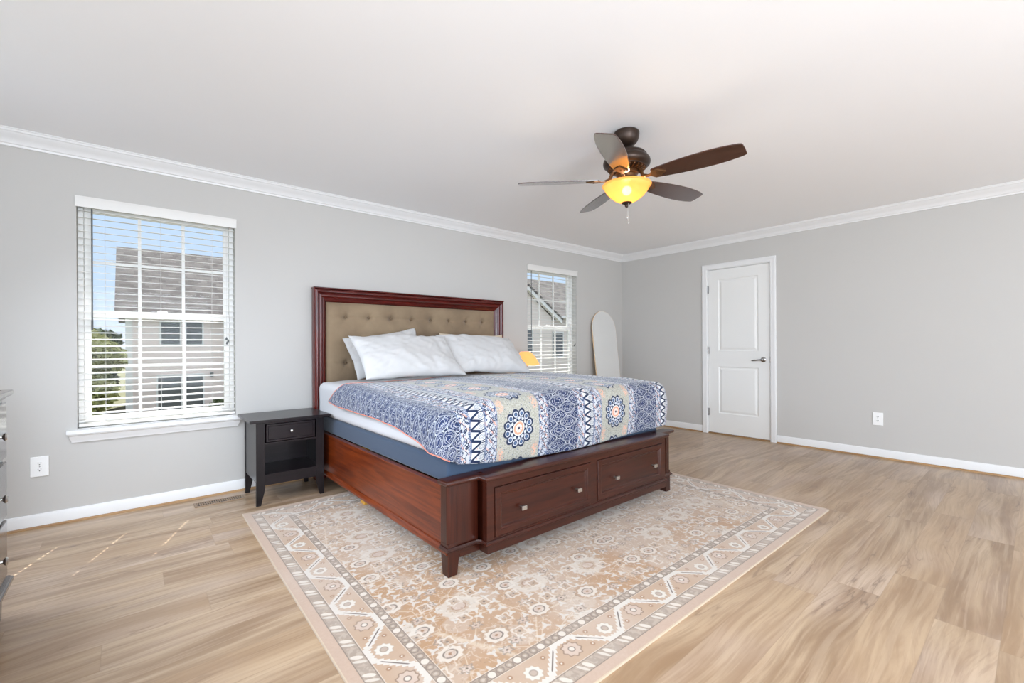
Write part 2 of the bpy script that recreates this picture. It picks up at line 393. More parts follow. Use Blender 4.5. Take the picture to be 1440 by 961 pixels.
# ------------------------------------------------------------------ windows
def frame_rect(mb, x0, x1, z0, z1, w_, y0, y1, wb=None, wt=None):
    wb = w_ if wb is None else wb; wt = w_ if wt is None else wt
    mb.box(x0, x0+w_, y0, y1, z0, z1); mb.box(x1-w_, x1, y0, y1, z0, z1)
    mb.box(x0+w_, x1-w_, y0, y1, z0, z0+wb); mb.box(x0+w_, x1-w_, y0, y1, z1-wt, z1); return mb
def window(idx, x0, x1):
    g = .001
    fr = frame_rect(MB(), x0+g, x1-g, WB+g, WTOP-g, .028, 4.118, 4.19).build('window_%d' % idx, M['vinyl'], bevel=.002)
    struct(fr, 'white double-hung window %s with horizontal blinds' % ('left of the bed' if idx == 1 else 'between the bed and the corner'), 'window')
    MR = 1.345
    for nm, z0, z1, y0, y1, wb, wt in (('upper_sash', MR-.022, WTOP-.03, 4.158, 4.182, .045, .035), ('lower_sash', WB+.03, MR+.025, 4.128, 4.154, .04, .047)):
        a, b = x0+.030, x1-.030
        s = frame_rect(MB(), a, b, z0, z1, .034, y0, y1, wb, wt).build(nm, M['vinyl'], fr, bevel=.002)
        gx0, gx1, gz0, gz1 = a+.034, b-.034, z0+wb, z1-wt
        ym = (y0+y1)/2
        mu = MB()
        for k in (1, 2):
            xm = gx0 + (gx1-gx0)*k/3; mu.box(xm-.0095, xm+.0095, ym-.006, ym+.006, gz0, gz1)
        zm = (gz0+gz1)/2
        for k in range(3):
            q0 = gx0 + (gx1-gx0)*k/3 + (.0095 if k else 0); q1 = gx0 + (gx1-gx0)*(k+1)/3 - (.0095 if k < 2 else 0)
            mu.box(q0, q1, ym-.006, ym+.006, zm-.0095, zm+.0095)
        mu.build('muntin_grid', M['vinyl'], s)
        MB().add([(gx0, ym, gz0), (gx1, ym, gz0), (gx1, ym, gz1), (gx0, ym, gz1)], [(0, 1, 2, 3)]).build('glass_pane', M['glass'], s)
    lk = MB().box((x0+x1)/2-.03, (x0+x1)/2+.03, 4.128, 4.15, MR+.025, MR+.036); lk.build('sash_lock', M['vinyl'], fr, bevel=.002)
    # stool and apron
    st = MB().box(x0-.050, x1+.032, Y1-.042, Y1-.0005, WB-.026, WB-.002); st.box(x0+.001, x1-.001, Y1-.0005, 4.117, WB+.0005, WB+.004)
    st.build('window_stool', M['trim'], fr, bevel=.006, seg=3)
    ap = MB(); prof = [(0, WB-.082), (.010, WB-.082), (.012, WB-.068), (.018, WB-.058), (.022, WB-.040), (.030, WB-.034), (.030, WB-.027), (0, WB-.027)]
    ap.sweep(prof, [lambda p, t=t, s=s: (t + s*p[0]*.9, Y1-.0005-p[0], p[1]) for t, s in ((x0-.018, -1), (x1+.004, 1))])
    ap.build('window_apron', M['trim'], fr, smooth=True)
    return fr
window(1, *WIN[0]); window(2, *WIN[1])
# frames of the unseen windows added to hold the fill lamps
mb = MB(); la, lb = DWY; za, zb = DWZ; mb.box(X0-.10, X0-.03, la, la+.05, za, zb); mb.box(X0-.10, X0-.03, lb-.05, lb, za, zb); mb.box(X0-.10, X0-.03, la+.05, lb-.05, za, za+.05); mb.box(X0-.10, X0-.03, la+.05, lb-.05, zb-.05, zb)
struct(mb.build('window_6', M['vinyl']), 'added white window frame with fill lamp in the left wall above the dresser', 'window')
for k, (a, b) in enumerate(FW):
    struct(frame_rect(MB(), a, b, WZ0, WZ1, .05, Y0-.10, Y0-.03).build('window_%d' % (k+3), M['vinyl']), 'added white window frame with fill lamp in the wall behind the camera', 'window')
mb = MB(); la, lb = LWY; mb.box(X0-.10, X0-.03, la, la+.05, WZ0, WZ1); mb.box(X0-.10, X0-.03, lb-.05, lb, WZ0, WZ1); mb.box(X0-.10, X0-.03, la+.05, lb-.05, WZ0, WZ0+.05); mb.box(X0-.10, X0-.03, la+.05, lb-.05, WZ1-.05, WZ1)
struct(mb.build('window_5', M['vinyl']), 'added white window frame with fill lamp in the left wall beside the camera', 'window')

def blind(x0, x1, label, cords, wand_x, tassels):
    t = thing('window_blind', label, 'blind', ((x0+x1)/2, 4.072, WTOP), group='white horizontal blinds in the windows')
    cx, cy = (x0+x1)/2, 4.072
    L = lambda x, y, z: (x-cx, y-cy, z-WTOP)
    def bx(mb, a, b, c, d, e_, f): return mb.box(a-cx, b-cx, c-cy, d-cy, e_-WTOP, f-WTOP)
    # valance with a small crown step and returns
    va = MB(); prof = [(4.040, 2.036), (4.032, 2.036), (4.030, 2.044), (4.030, 2.088), (4.025, 2.096), (4.023, 2.104), (4.040, 2.104)]
    va.sweep([(p[0]-cy, p[1]-WTOP) for p in prof], [lambda p, q=q: (q-cx, p[0], p[1]) for q in (x0-.006, x1+.008)])
    va.build('valance', M['slat'], t, smooth=True)
    bx(MB(), x0+.004, x1-.004, 4.050, 4.096, 2.046, 2.092).build('headrail', M['slat'], t)
    sl = MB(); PITCH = .0445; z = 2.020; zs = []
    while z > WB + .050: zs.append(z); z -= PITCH
    hw, hl = .0060, .0092     # routing slot half sizes
    a, b = x0+.006, x1-.006
    ys = [-.025, -.0125, -hl, hl, .0125, .025]
    arch = lambda y: .0016*(1-(y/.025)**2)
    for z in zs:
        xs = sorted({a, b} | {c_-hw for c_ in cords} | {c_+hw for c_ in cords})
        for i in range(len(xs)-1):
            isslot = any(abs((xs[i]+xs[i+1])/2 - c_) < hw*.9 for c_ in cords)
            for j in range(5):
                if isslot and j == 2: continue
                p, q = ys[j], ys[j+1]
                zz = lambda y: z + arch(y) - WTOP + y*.12
                sl.hexa([(xs[i]-cx, p, zz(p)-.0026), (xs[i+1]-cx, p, zz(p)-.0026), (xs[i+1]-cx, q, zz(q)-.0026), (xs[i]-cx, q, zz(q)-.0026)],
                        [(xs[i]-cx, p, zz(p)), (xs[i+1]-cx, p, zz(p)), (xs[i+1]-cx, q, zz(q)), (xs[i]-cx, q, zz(q))])
    sl.build('slats', M['slat'], t, fix=False)
    zb = zs[-1] - .028
    bx(MB(), a, b, 4.047, 4.097, zb-.010, zb+.008).build('bottom_rail', M['slat'], t, bevel=.003)
    for c_ in cords:
        ld = MB()
        for yy in (4.0455, 4.0985): ld.tube([L(c_, yy, 2.046), L(c_, yy, zb)], .0007, 5)
        ld.build('ladder_cord', M['cord'], t)
        MB().lathe([(.004, 0), (.005, .004), (.003, .008)], 10, L(c_, 4.0435, zb-.004)).build('cord_plug', M['slat'], t, smooth=True)
    wd = MB().tube([L(wand_x, 4.0285, 2.03), L(wand_x, 4.029, 1.95), L(wand_x-.001, 4.030, 1.245)], .0042, 8)
    wd.tube([L(wand_x-.001, 4.030, 1.30), L(wand_x-.001, 4.030, 1.235)], .0055, 8).build('tilt_wand', M['wand'], t, smooth=True)
    for (tx, tz) in tassels:
        tb = MB().tube([L(tx, 4.030, 2.03), L(tx, 4.031, tz+.02)], .0008, 5).build('pull_cord', M['cord'], t)
        MB().lathe([(.003, .022), (.006, .012), (.0075, .002), (.005, 0)], 12, L(tx, 4.030, tz)).build('tassel', M['wand'], tb, smooth=True)
    return t
blind(*WIN[0], 'white slatted blind over the large window left of the bed', (-.13, .165, .47), -.192, [(.557, 1.172), (.568, 1.155), (.560, 1.138)])
blind(*WIN[1], 'white slatted blind over the window between bed and room corner', (3.81, 4.117, 4.42), 3.727, [(4.515, 1.12), (4.500, 1.105)])

# ------------------------------------------------------------------ door
d = MB()
dr = thing('door_1', 'white two-panel door with lever handle in the right wall', 'door', (X1, (DY0+DY1)/2, 0)); struct(dr)
cy = (DY0+DY1)/2
def relief_panel(z0, z1, y0, y1):   # sunk moulding ring and raised field, facing -X
    mb = MB(); ring = [(0, .012), (.010, .004), (.020, .004), (.034, .010), (.046, .012)]
    rows = []
    for off, dx in ring:
        rows.append([(.024 - dx + 0, y0+off-cy, z0+off), (.024-dx, y1-off-cy, z0+off), (.024-dx, y1-off-cy, z1-off), (.024-dx, y0+off-cy, z1-off)])
    vs = [p for r in rows for p in r]; fs = []
    for j in range(len(rows)-1):
        for i in range(4): fs.append((j*4+i, j*4+(i+1) % 4, (j+1)*4+(i+1) % 4, (j+1)*4+i))
    fs.append(tuple((len(rows)-1)*4+i for i in range(4)))
    return mb.add(vs, fs)
# the leaf: front face at x = X1+.012, with stiles/rails round the two panels
P1 = (1.035, 1.925); P2 = (.262, .842); PY = (DY0+.128, DY1-.128)
lf = MB(); fx = .012; zb0 = .018; a, b = DY0+.003-cy, DY1-.003-cy
p0, p1 = PY[0]-cy, PY[1]-cy
for (ya, yb, za, zc) in ((a, p0, zb0, DZ-.003), (p1, b, zb0, DZ-.003), (p0, p1, zb0, P2[0]), (p0, p1, P2[1], P1[0]), (p0, p1, P1[1], DZ-.003)):
    lf.box(fx, fx+.035, ya, yb, za, zc)
lf.build('door_leaf', M['door'], dr)
for z0, z1 in (P1, P2): relief_panel(z0, z1, *PY).build('door_panel', M['door'], dr, fix=True)
# jamb, stop and casing
jb = MB()
jb.box(.0005, WT-.001, DY1-cy, DY1+.0115-cy, 0.001, DZ); jb.box(.0005, WT-.001, DY0-.0115-cy, DY0-cy, 0.001, DZ); jb.box(.0005, WT-.001, DY0-.0115-cy, DY1+.0115-cy, DZ, DZ+.0095)
jb.build('door_jamb', M['trim'], dr)
prof = [(0, 0), (0, .010), (.004, .014), (.016, .016), (.030, .013), (.046, .018), (.056, .018), (.062, .014), (.062, 0)]  # (outward from opening, proud of wall)
cs = MB()
pts = [(DY0-.006, .001), (DY0-.006, DZ+.006), (DY1+.006, DZ+.006), (DY1+.006, .001)]
dirs = [(-1, 0), (-1, 1), (1, 1), (1, 0)]
cs.sweep(prof, [lambda p, q=q, e_=e_: (-.0005-p[1], q[0]+e_[0]*p[0]-cy, q[1]+e_[1]*p[0]) for q, e_ in zip(pts, dirs)])
cs.build('door_casing', M['trim'], dr, smooth=True)
MB().box(-.0, WT-.01, DY0-cy, DY1-cy, .0005, .012).build('threshold', M['shoe_y'], dr)
for z in (1.806, 1.042, .269):
    hg = MB().box(.003, .0115, DY1-.012-cy, DY1+.0-cy, z-.045, z+.045); hg.lathe([(.006, -.048), (.006, .048)], 10, (.002, DY1+.001-cy, z))
    hg.build('hinge', M['chrome'], dr, smooth=True)
hd = MB().lathe([(.030, 0), (.030, .006), (.024, .011), (.012, .014), (.011, .040), (.014, .044), (.014, .058), (.008, .062)], 24)
hd.v = [(.012 - z, x, y) for x, y, z in hd.v]
hd.v = [(x, y + DY0+.073-cy, z + .938) for x, y, z in hd.v]
hy = DY0+.073-cy
hd.tube([(-.040, hy, .938), (-.041, hy+.03, .936), (-.040, hy+.065, .930), (-.036, hy+.10, .926), (-.033, hy+.115, .925)], [.010, .008, .0075, .0075, .005], 10)
hd.build('door_handle', M['chrome'], dr, smooth=True)
MB().box(.0, .0115, DY0-.004-cy, DY0+.0005-cy, .90, .975).build('strike_plate', M['chrome'], dr)

# ------------------------------------------------------------------ outlets and floor vent
def outlet(label, loc, rz):
    t = thing('wall_outlet', label, 'outlet', loc, rz, 'duplex wall outlets')      # faces local -Y
    MB().box(-.041, .041, -.007, 0, -.062, .062).build('cover_plate', M['outlet'], t, bevel=.003, seg=3)
    for s in (1, -1):
        f = MB().prism([(.0165*math.cos(a)*1.0, s*.0195 + max(-.0125, min(.0125, .0165*math.sin(a)))) for a in [2*PI*i/28 for i in range(28)]], 1, -.0095, -.0068).build('socket', M['outlet'], t)
        h = MB().box(-.0075, -.0045, -.0099, -.0094, s*.0195-.001, s*.0195+.0075); h.box(.0045, .0075, -.0099, -.0094, s*.0195, s*.0195+.0075)
        h.lathe([(.0028, 0), (.0028, .0005)], 10); h.v[-20:] = [(x, -.0094 - z, y + s*.0195 - .0065) for x, y, z in h.v[-20:]]
        h.build('socket_slots', M['hole'], f)
    q = MB().lathe([(.003, 0), (.003, .0012)], 10); q.v = [(x, -.007-z, y) for x, y, z in q.v]; q.build('screw', M['chrome'], t)
outlet('white duplex outlet on the wall between dresser and window', (-.437, Y1-.0005, .381), 0)
outlet('white duplex outlet on the right wall beyond the door', (X1-.0005, 1.047, .381), -PI/2)
vt = thing('floor_vent', 'tan metal floor register by the baseboard under the window', 'vent', (.486, 3.862, 0))
VL, VW = .152, .053
f = frame_rect(MB(), -VL, VL, -VW, VW, .016, 0, .006); f.v = [(x, z, y) for x, y, z in f.v]
M['ventm'] = plain('register_tan', srgb(148, 124, 100), .4, .05, 20, metal=.2)
f.build('register_frame', M['ventm'], vt, bevel=.0015)
MB().box(-VL+.014, VL-.014, -VW+.014, VW-.014, .0003, .0012).build('duct_opening', M['hole'], vt)
lv = MB(); k = -VL+.018
while k < VL-.02:
    lv.box(k, k+.0055, -VW+.015, VW-.015, .0012, .0052); k += .0135
lv.box(-VL+.016, VL-.016, -.003, .003, .0012, .0054)
lv.build('louvres', M['ventm'], vt)

# ------------------------------------------------------------------ area rug
RX0, RX1, RY0, RY1 = .545, 3.575, .945, 3.425
def rug_mat():
    m = Mat('woven_rug', (.6, .5, .42), .95, sheen=.25, spec=.2); v, x, y, z = m.coords()
    W2, H2 = (RX1-RX0)/2, (RY1-RY0)/2
    wob = Noise(v, 60, 2, .6)
    dX, dY = W2 - Abs(x), H2 - Abs(y)
    d = Min(dX, dY)
    horiz = (dX > dY)                                  # border segment parallel to X
    s = x*horiz + y*(1 - horiz)                        # coordinate along the border
    ground = srgb(196, 168, 142); gold = srgb(188, 150, 112); ivory = srgb(232, 222, 208); grey = srgb(146, 134, 122); pink = srgb(206, 184, 168); dark = srgb(104, 92, 84); rust = srgb(158, 118, 86)
    ivg = srgb(222, 218, 210)
    # field ----------------------------------------------------------------
    tone = Noise(v, 1.1, 2, .5)
    fc = Mixc(Sm(tone, .42, .58), srgb(184, 142, 100), srgb(198, 174, 152))
    ax, ay = Abs(x), y
    # soft ghost blossoms
    pv = Vec(Abs(x), y, 0.0)
    gh = Vor(pv, 5.2); fc = Mixc(Lt(gh + (wob-.5)*.12, .30, .03)*.45, fc, srgb(210, 196, 182))
    # angular vines: edges of voronoi cells
    ve = Vor(pv, 3.4, 'DISTANCE_TO_EDGE'); ve2 = Vor(Vec(Abs(x)+3.3, y+1.7, 0.0), 2.2, 'DISTANCE_TO_EDGE')
    vine = Max(Lt(ve, .007, .004), Lt(ve2, .005, .003)); fc = Mixc(vine*.6, fc, srgb(226, 208, 184))
    # small ivory leaves / buds
    def cells(p, ox, oy, seed, skip):
        cx_, cy_ = (Abs(x)+ox)/p, (y+oy)/p
        ix, iy = Fl(cx_), Fl(cy_)
        r1 = Hash(Vec(ix, iy, seed)); r2 = Hash(Vec(iy, ix, seed+3.3)); r3 = Hash(Vec(ix, iy, seed+8.1))
        lx = (Fr(cx_) - .5)*p - (r1-.5)*p*.42; ly = (Fr(cy_) - .5)*p - (r2-.5)*p*.42
        return lx, ly, r3, (r3 > skip)
    lx, ly, r3, on = cells(.052, 0, 0, 1.7, .42)
    an = At2(ly, lx); rr = Len(lx, ly)
    leaf = Lt(rr*(1.05 + .5*Sin(an*3 + r3*40)), .013, .003)*on
    fc = Mixc(leaf*.85, fc, ivg)
    lx, ly, r3, on = cells(.083, .02, .04, 5.1, .55); an = At2(ly, lx); rr = Len(lx, ly*1.3)
    rr2 = rr*(1 + .22*Cos(an*6 + r3*6))
    fc = Mixc(Rg(rr2, .021, .0045, .002)*on*.8, fc, grey); fc = Mixc(Lt(rr2, .016, .002)*on*.8, fc, pink); fc = Mixc(Lt(rr, .006, .002)*on, fc, dark)
    # rosettes, tan outlined
    lx, ly, r3, on = cells(.23, .09, .02, 9.4, .25); an = At2(ly, lx*.8); rr = Len(lx*.8, ly); rr2 = rr*(1 + .07*Cos(an*10)) + (wob-.5)*.006
    fc = Mixc(Lt(rr2, .050, .003)*on*.8, fc, srgb(176, 142, 110)); fc = Mixc(Lt(rr2, .039, .002)*on*.9, fc, ivory)
    fc = Mixc(Rg(rr, .021, .003, .0015)*on*.9, fc, dark); fc = Mixc(Lt(rr, .017, .002)*on, fc, pink); fc = Mixc(Lt(rr, .006, .0015)*on, fc, rust)
    # ragged palmettes
    lx, ly, r3, on = cells(.345, .21, .11, 13.9, .30); an = At2(ly, lx*.75); rr = Len(lx*.78, ly)
    rg_ = (Noise(v, 42, 3, .7) - .5)*.055
    rr2 = rr*(1 + .07*Cos(an*11)) + rg_
    fc = Mixc(Lt(rr2, .074, .006)*on*.75, fc, srgb(226, 218, 206)); fc = Mixc(Lt(rr2 - rg_*.6, .040, .003)*on*.75, fc, srgb(188, 160, 132)); fc = Mixc(Lt(rr, .024, .002)*on, fc, pink); fc = Mixc(Rg(rr, .025, .003, .0015)*on*.7, fc, rust)
    lx, ly, r3, on = cells(.124, .05, .085, 21.5, .38); an = At2(ly, lx); rr = Len(lx, ly); rr2 = rr*(1 + .2*Cos(an*4)) + rg_*.3
    fc = Mixc(Rg(rr2, .026, .0045, .002)*on*.75, fc, ivory); fc = Mixc(Lt(rr2, .020, .002)*on*.6, fc, srgb(178, 150, 124)); fc = Mixc(Lt(rr, .0055, .0015)*on*.9, fc, dark)
    fc = Mixc(Rg(Noise(Vec(Abs(x), y, 5.0), 9, 2, .5), .5, .010, .006)*.45, fc, srgb(226, 210, 190))
    fc = Mixc(Sm(Noise(Vec(Abs(x), y, 9.0), 55, 3, .6), .56, .62)*.42, fc, srgb(228, 216, 202))
    fc = Mixc(Sm(Noise(Vec(Abs(x), y, 19.0), 48, 3, .6), .60, .66)*.35, fc, srgb(132, 112, 92))
    # border -----------------------------------------------------------------
    P = .377
    ph = s + 30.0*P + .07
    t_ = Fr(ph/P)                                      # 0..1 along one repeat
    # inner flat centred on .0, outer flat centred .5 ; trapezoid wave
    tri = Abs(t_ - .5)*2                               # 1 at the inner flat, 0 at the outer flat
    q = Sm(tri, .18, .80)
    lin = Cl((tri - .17)/.62)
    me_ = .108 + .112*lin                              # meander centre distance from the edge
    slope = .112/(.62*P/2)
    on_slope = Cl(((tri > .17)*(tri < .79)))
    dist = Abs(d - me_)/(1 + on_slope*(math.sqrt(1+slope*slope)-1))
    teeth = Abs(Fr(ph/.0165) - .5)*.010
    bc = Mixc(Sm(Noise(v, 2.0, 2), .4, .6), srgb(196, 166, 138), srgb(203, 180, 160))
    bc = Mixc(Lt(dist, .0185 + 0.0, .002)*0.0, bc, ivory)
    bc = Mixc(Lt(dist + teeth*1.6, .0175, .002), bc, srgb(228, 222, 212))
    bc = Mixc(Lt(dist, .0028, .001)*on_slope*Lt(Abs(tri - .48), .2, .02), bc, srgb(104, 96, 92))
    # rosettes in the bays
    def bay(center, outline, col, rad, r_in):
        u_ = (Fr(ph/P - center + .5) - .5)*P; w_ = d - .164
        an = At2(w_, u_); rr = Len(u_, w_); rq = rr*(1 + .09*Cos(an*9))
        return Lt(rq, rad, .002), Rg(rq, rad, .003, .0015), Lt(rr, r_in, .0015), Rg(rr, r_in, .0025, .0012)
    f_, o_, c_, k_ = bay(1.0, 0, 0, .036, .012)
    bc = Mixc(f_*.9, bc, srgb(212, 190, 174)); bc = Mixc(o_*.8, bc, srgb(136, 110, 88)); bc = Mixc(c_, bc, ivory); bc = Mixc(k_*.8, bc, dark)
    f_, o_, c_, k_ = bay(.5, 0, 0, .033, .014)
    bc = Mixc(f_, bc, srgb(232, 226, 214)); bc = Mixc(o_*.5, bc, srgb(184, 160, 136)); bc = Mixc(c_, bc, srgb(190, 172, 156)); bc = Mixc(k_*.7, bc, grey)
    for cc, ww in ((.22, .135), (.30, .198), (.78, .135), (.70, .198)):
        u_ = (Fr(ph/P - cc + .5) - .5)*P; rr = Len(u_, d - ww)
        bc = Mixc(Lt(rr, .010, .002)*.8, bc, rust); bc = Mixc(Lt(rr, .0035, .001), bc, ivory)
    # guard stripes
    G = .1125
    u_ = Cell(ph, G); w_ = d - .071
    gc = Mixc(Noise(v, 30, 2), srgb(160, 145, 130), srgb(180, 165, 150))
    lf1 = Lt(Len((u_ - .022 + w_*.5)*1.3, w_*.72), .0145, .002); lf2 = Lt(Len((u_ + .006 + w_*.5)*2.0, w_*.70), .0155, .002); lf3 = Lt(Len((u_ + .032 + w_*.4)*2.2, w_*.8), .014, .002)
    gc = Mixc(Sm(Noise(v, 60, 2), .5, .6)*.5, gc, srgb(206, 190, 172)); gc = Mixc(lf1, gc, ivory); gc = Mixc(lf2, gc, srgb(224, 214, 200)); gc = Mixc(lf3*.6, gc, srgb(196, 176, 158))
    u2 = Cell(ph + .04, G); w2 = d - .2475
    g2 = Mixc(Noise(v, 30, 2), srgb(160, 144, 128), srgb(178, 162, 146))
    g2 = Mixc(Sm(Noise(v, 60, 2), .5, .6)*.4, g2, srgb(206, 190, 172)); g2 = Mixc(Rg(Len(u2, w2), .0155, .0035, .0015)*.5, g2, dark); g2 = Mixc(Lt(Len(u2, w2), .0145, .002), g2, ivory)
    g2 = Mixc(Rg(Len((Abs(u2) - .036), w2), .014, .003, .0015)*.7, g2, srgb(128, 114, 102)); g2 = Mixc(Lt(Len(Abs(u2) - .036, w2), .006, .0015)*.7, g2, srgb(212, 196, 180))
    # assemble by distance from the edge
    ec = Mixc(Noise(Vec(x*30, y*30, 0.0), 3, 2), srgb(196, 168, 146), srgb(208, 182, 162))
    out = Mixc(Sm(d, .0455, .0465), ec, gc)
    out = Mixc(Sm(d, .0985, .0995), out, bc); out = Mixc(Sm(d, .2285, .2295), out, g2); out = Mixc(Sm(d, .2665, .2675), out, fc)
    for e_ in (.047, .0965, .2305, .2655): out = Mixc(Rg(d, e_, .0018, .001)*.75, out, srgb(116, 104, 94))
    for e_ in (.1005, .2268, .2695): out = Mixc(Rg(d, e_, .0014, .001)*.6, out, ivory)
    out = Mixc(Lt(d, .005, .001), out, srgb(216, 196, 170))
    # wear: faded pale patches
    wear = Sm(Noise(v, 1.7, 5, .65), .50, .72)*.28
    out = Mixc(wear, out, srgb(216, 206, 196))
    out = Mixc((wob - .3)*.16, out, srgb(150, 128, 108))
    out = Mixc(.31, out, srgb(116, 94, 76))
    m.col(out); m.bump(Noise(v, 500, 2), .25, .002)
    return m.m
rg = MB()
NX, NY = 60, 50
def rugp(u, v_):
    x = (u-.5)*(RX1-RX0); y = (v_-.5)*(RY1-RY0); return x, y
def rtop(u, v_):
    x, y = rugp(u, v_); return (x, y, .0085 + .0008*noise.noise((x*3, y*3, 0)))
rg.grid(rtop, NX, NY)
k0 = len(rg.v); hx, hy_ = (RX1-RX0)/2, (RY1-RY0)/2
rg.add([(-hx, -hy_, .0004), (hx, -hy_, .0004), (hx, hy_, .0004), (-hx, hy_, .0004)], [(3, 2, 1, 0)])
W_ = NX+1
for i in range(NX):
    pass
bt = [(i, ) for i in range(NX+1)]
rg.f.append(tuple([k0, k0+1] + [i for i in range(NX, -1, -1)]))
rg.f.append(tuple([k0+2, k0+3] + [NY*W_ + i for i in range(NX+1)]))
rg.f.append(tuple([k0+1, k0+2] + [j*W_ + NX for j in range(NY, -1, -1)]))
rg.f.append(tuple([k0+3, k0] + [j*W_ for j in range(NY+1)]))
ro = rg.build('area_rug', rug_mat()); ro.location = ((RX0+RX1)/2, (RY0+RY1)/2, 0); ro.rotation_euler = (0, 0, math.radians(-.6))
tag(ro, 'faded beige and ivory patterned rug lying under the foot of the bed', 'rug')
RZ = .0095

# ------------------------------------------------------------------ bed
BX0, BX1 = 1.150, 3.125
bed = thing('bed', 'cherry wood king bed with tufted headboard and storage drawers at the foot', 'bed', (0, 0, 0))
CXm, CYm, CZm = M['cherry_x'], M['cherry_y'], M['cherry_z']
# headboard frame: mitred moulding on three sides
HX0, HX1, HZ, HYF, HYB = 1.172, 3.212, 1.610, 3.928, 4.020
hp = [(0, 0), (0, .060), (.004, .074), (.014, .082), (.026, .080), (.034, .064), (.040, .060), (.048, .066), (.060, .064), (.068, .050), (.074, .046), (.082, .050), (.094, .044), (.102, .030), (.110, .022), (.110, 0)]
def hbseg(name, path, mat):
    o = MB().sweep(hp, path).build(name, mat, bed, smooth=True); o.data.set_sharp_from_angle(angle=math.radians(50)); return o
yb = HYB
hbseg('headboard_stile', [lambda p: (HX0+p[0], yb-.012-p[1], .001), lambda p: (HX0+p[0], yb-.012-p[1], HZ-p[0])], M['cherry_hbz'])
hbseg('headboard_stile', [lambda p: (HX1-p[0], yb-.012-p[1], .001), lambda p: (HX1-p[0], yb-.012-p[1], HZ-p[0])], M['cherry_hbz'])
hbseg('headboard_rail', [lambda p: (HX0+p[0], yb-.012-p[1], HZ-p[0]), lambda p: (HX1-p[0], yb-.012-p[1], HZ-p[0])], M['cherry_hb'])
hc = MB().box(HX0-.006, HX1+.006, yb-.090, yb-.002, HZ-.001, HZ+.012); hc.build('headboard_cap', M['cherry_hb'], bed, bevel=.005, seg=3)
MB().box(HX0+.02, HX1-.02, yb-.012, yb-.002, .25, HZ-.002).build('headboard_back', M['cherry_hb'], bed)
# tufted panel
TX0, TX1, TZ0, TZ1 = HX0+.108, HX1-.108, .40, HZ-.108
buts = []
for r, z in enumerate((1.377, 1.175, .973, .771)):
    if r % 2 == 0: buts += [(1.448 + .2135*k, z) for k in range(8)]
    else: buts += [(1.448 + .2135*(k+.5), z) for k in range(7)] 
def tuft(u, v_):
    x = TX0 + u*(TX1-TX0); z = TZ0 + v_*(TZ1-TZ0)
    dep = .030
    for bx_, bz in buts:
        r2 = (x-bx_)**2 + (z-bz)**2
        if r2 < .03:
            dep -= .022*math.exp(-r2/(.024**2)) + .013*math.exp(-r2/(.065**2))
            # radiating folds
            dx_, dz_ = abs(x-bx_), abs(z-bz)
            if z < bz + .01: fold = min(abs(dx_*1 - dz_*.53), dx_ + .02) 
            dep -= .0060*math.exp(-(dz_/.009)**2)*math.exp(-(dx_/.11)**2)
            dep -= .0030*math.exp(-((dx_*.87 - dz_*.5)/.009)**2)*math.exp(-(r2/.006)) * (1 if z < bz else .3)
    edge = min(x-TX0, TX1-x, TZ1-z); dep -= .020*math.exp(-edge/.018)
    dep += .0012*noise.noise((x*9, z*9, 0))
    return (x, yb-.030-dep, z)
MB().grid(tuft, 230, 130).build('upholstered_panel', M['velvet'], bed, smooth='all')
pan = bpy.data.objects['upholstered_panel']
for bx_, bz in buts:
    if bz < .9: continue
    q = MB().lathe([(.012, 0), (.0115, .003), (.008, .0055), (.0, .0065)], 16, cap=False)
    q.v = [(bx_ + x, yb-.030-.0045 - z, bz + y) for x, y, z in q.v]; q.build('button', M['button'], pan, smooth=True)
# side rails
for x0_, x1_, sgn in ((BX0+.012, BX0+.045, -1), (BX1-.045, BX1-.012, 1)):
    MB().box(x0_, x1_, 1.9055, 3.945, .130, .432).build('side_rail', CYm, bed, bevel=.003)
    xo = x0_ if sgn < 0 else x1_
    ml = MB(); prof = [(0, .112), (.012, .112), (.020, .118), (.022, .126), (.019, .134), (.010, .139), (.006, .146), (0, .148)]
    ml.sweep(prof, [lambda p, t=t: (xo + sgn*(p[0]), t, p[1]) for t in (1.845, 3.93)])
    ml.build('rail_moulding', M['esp_x'] if False else CYm, bed, smooth=True)
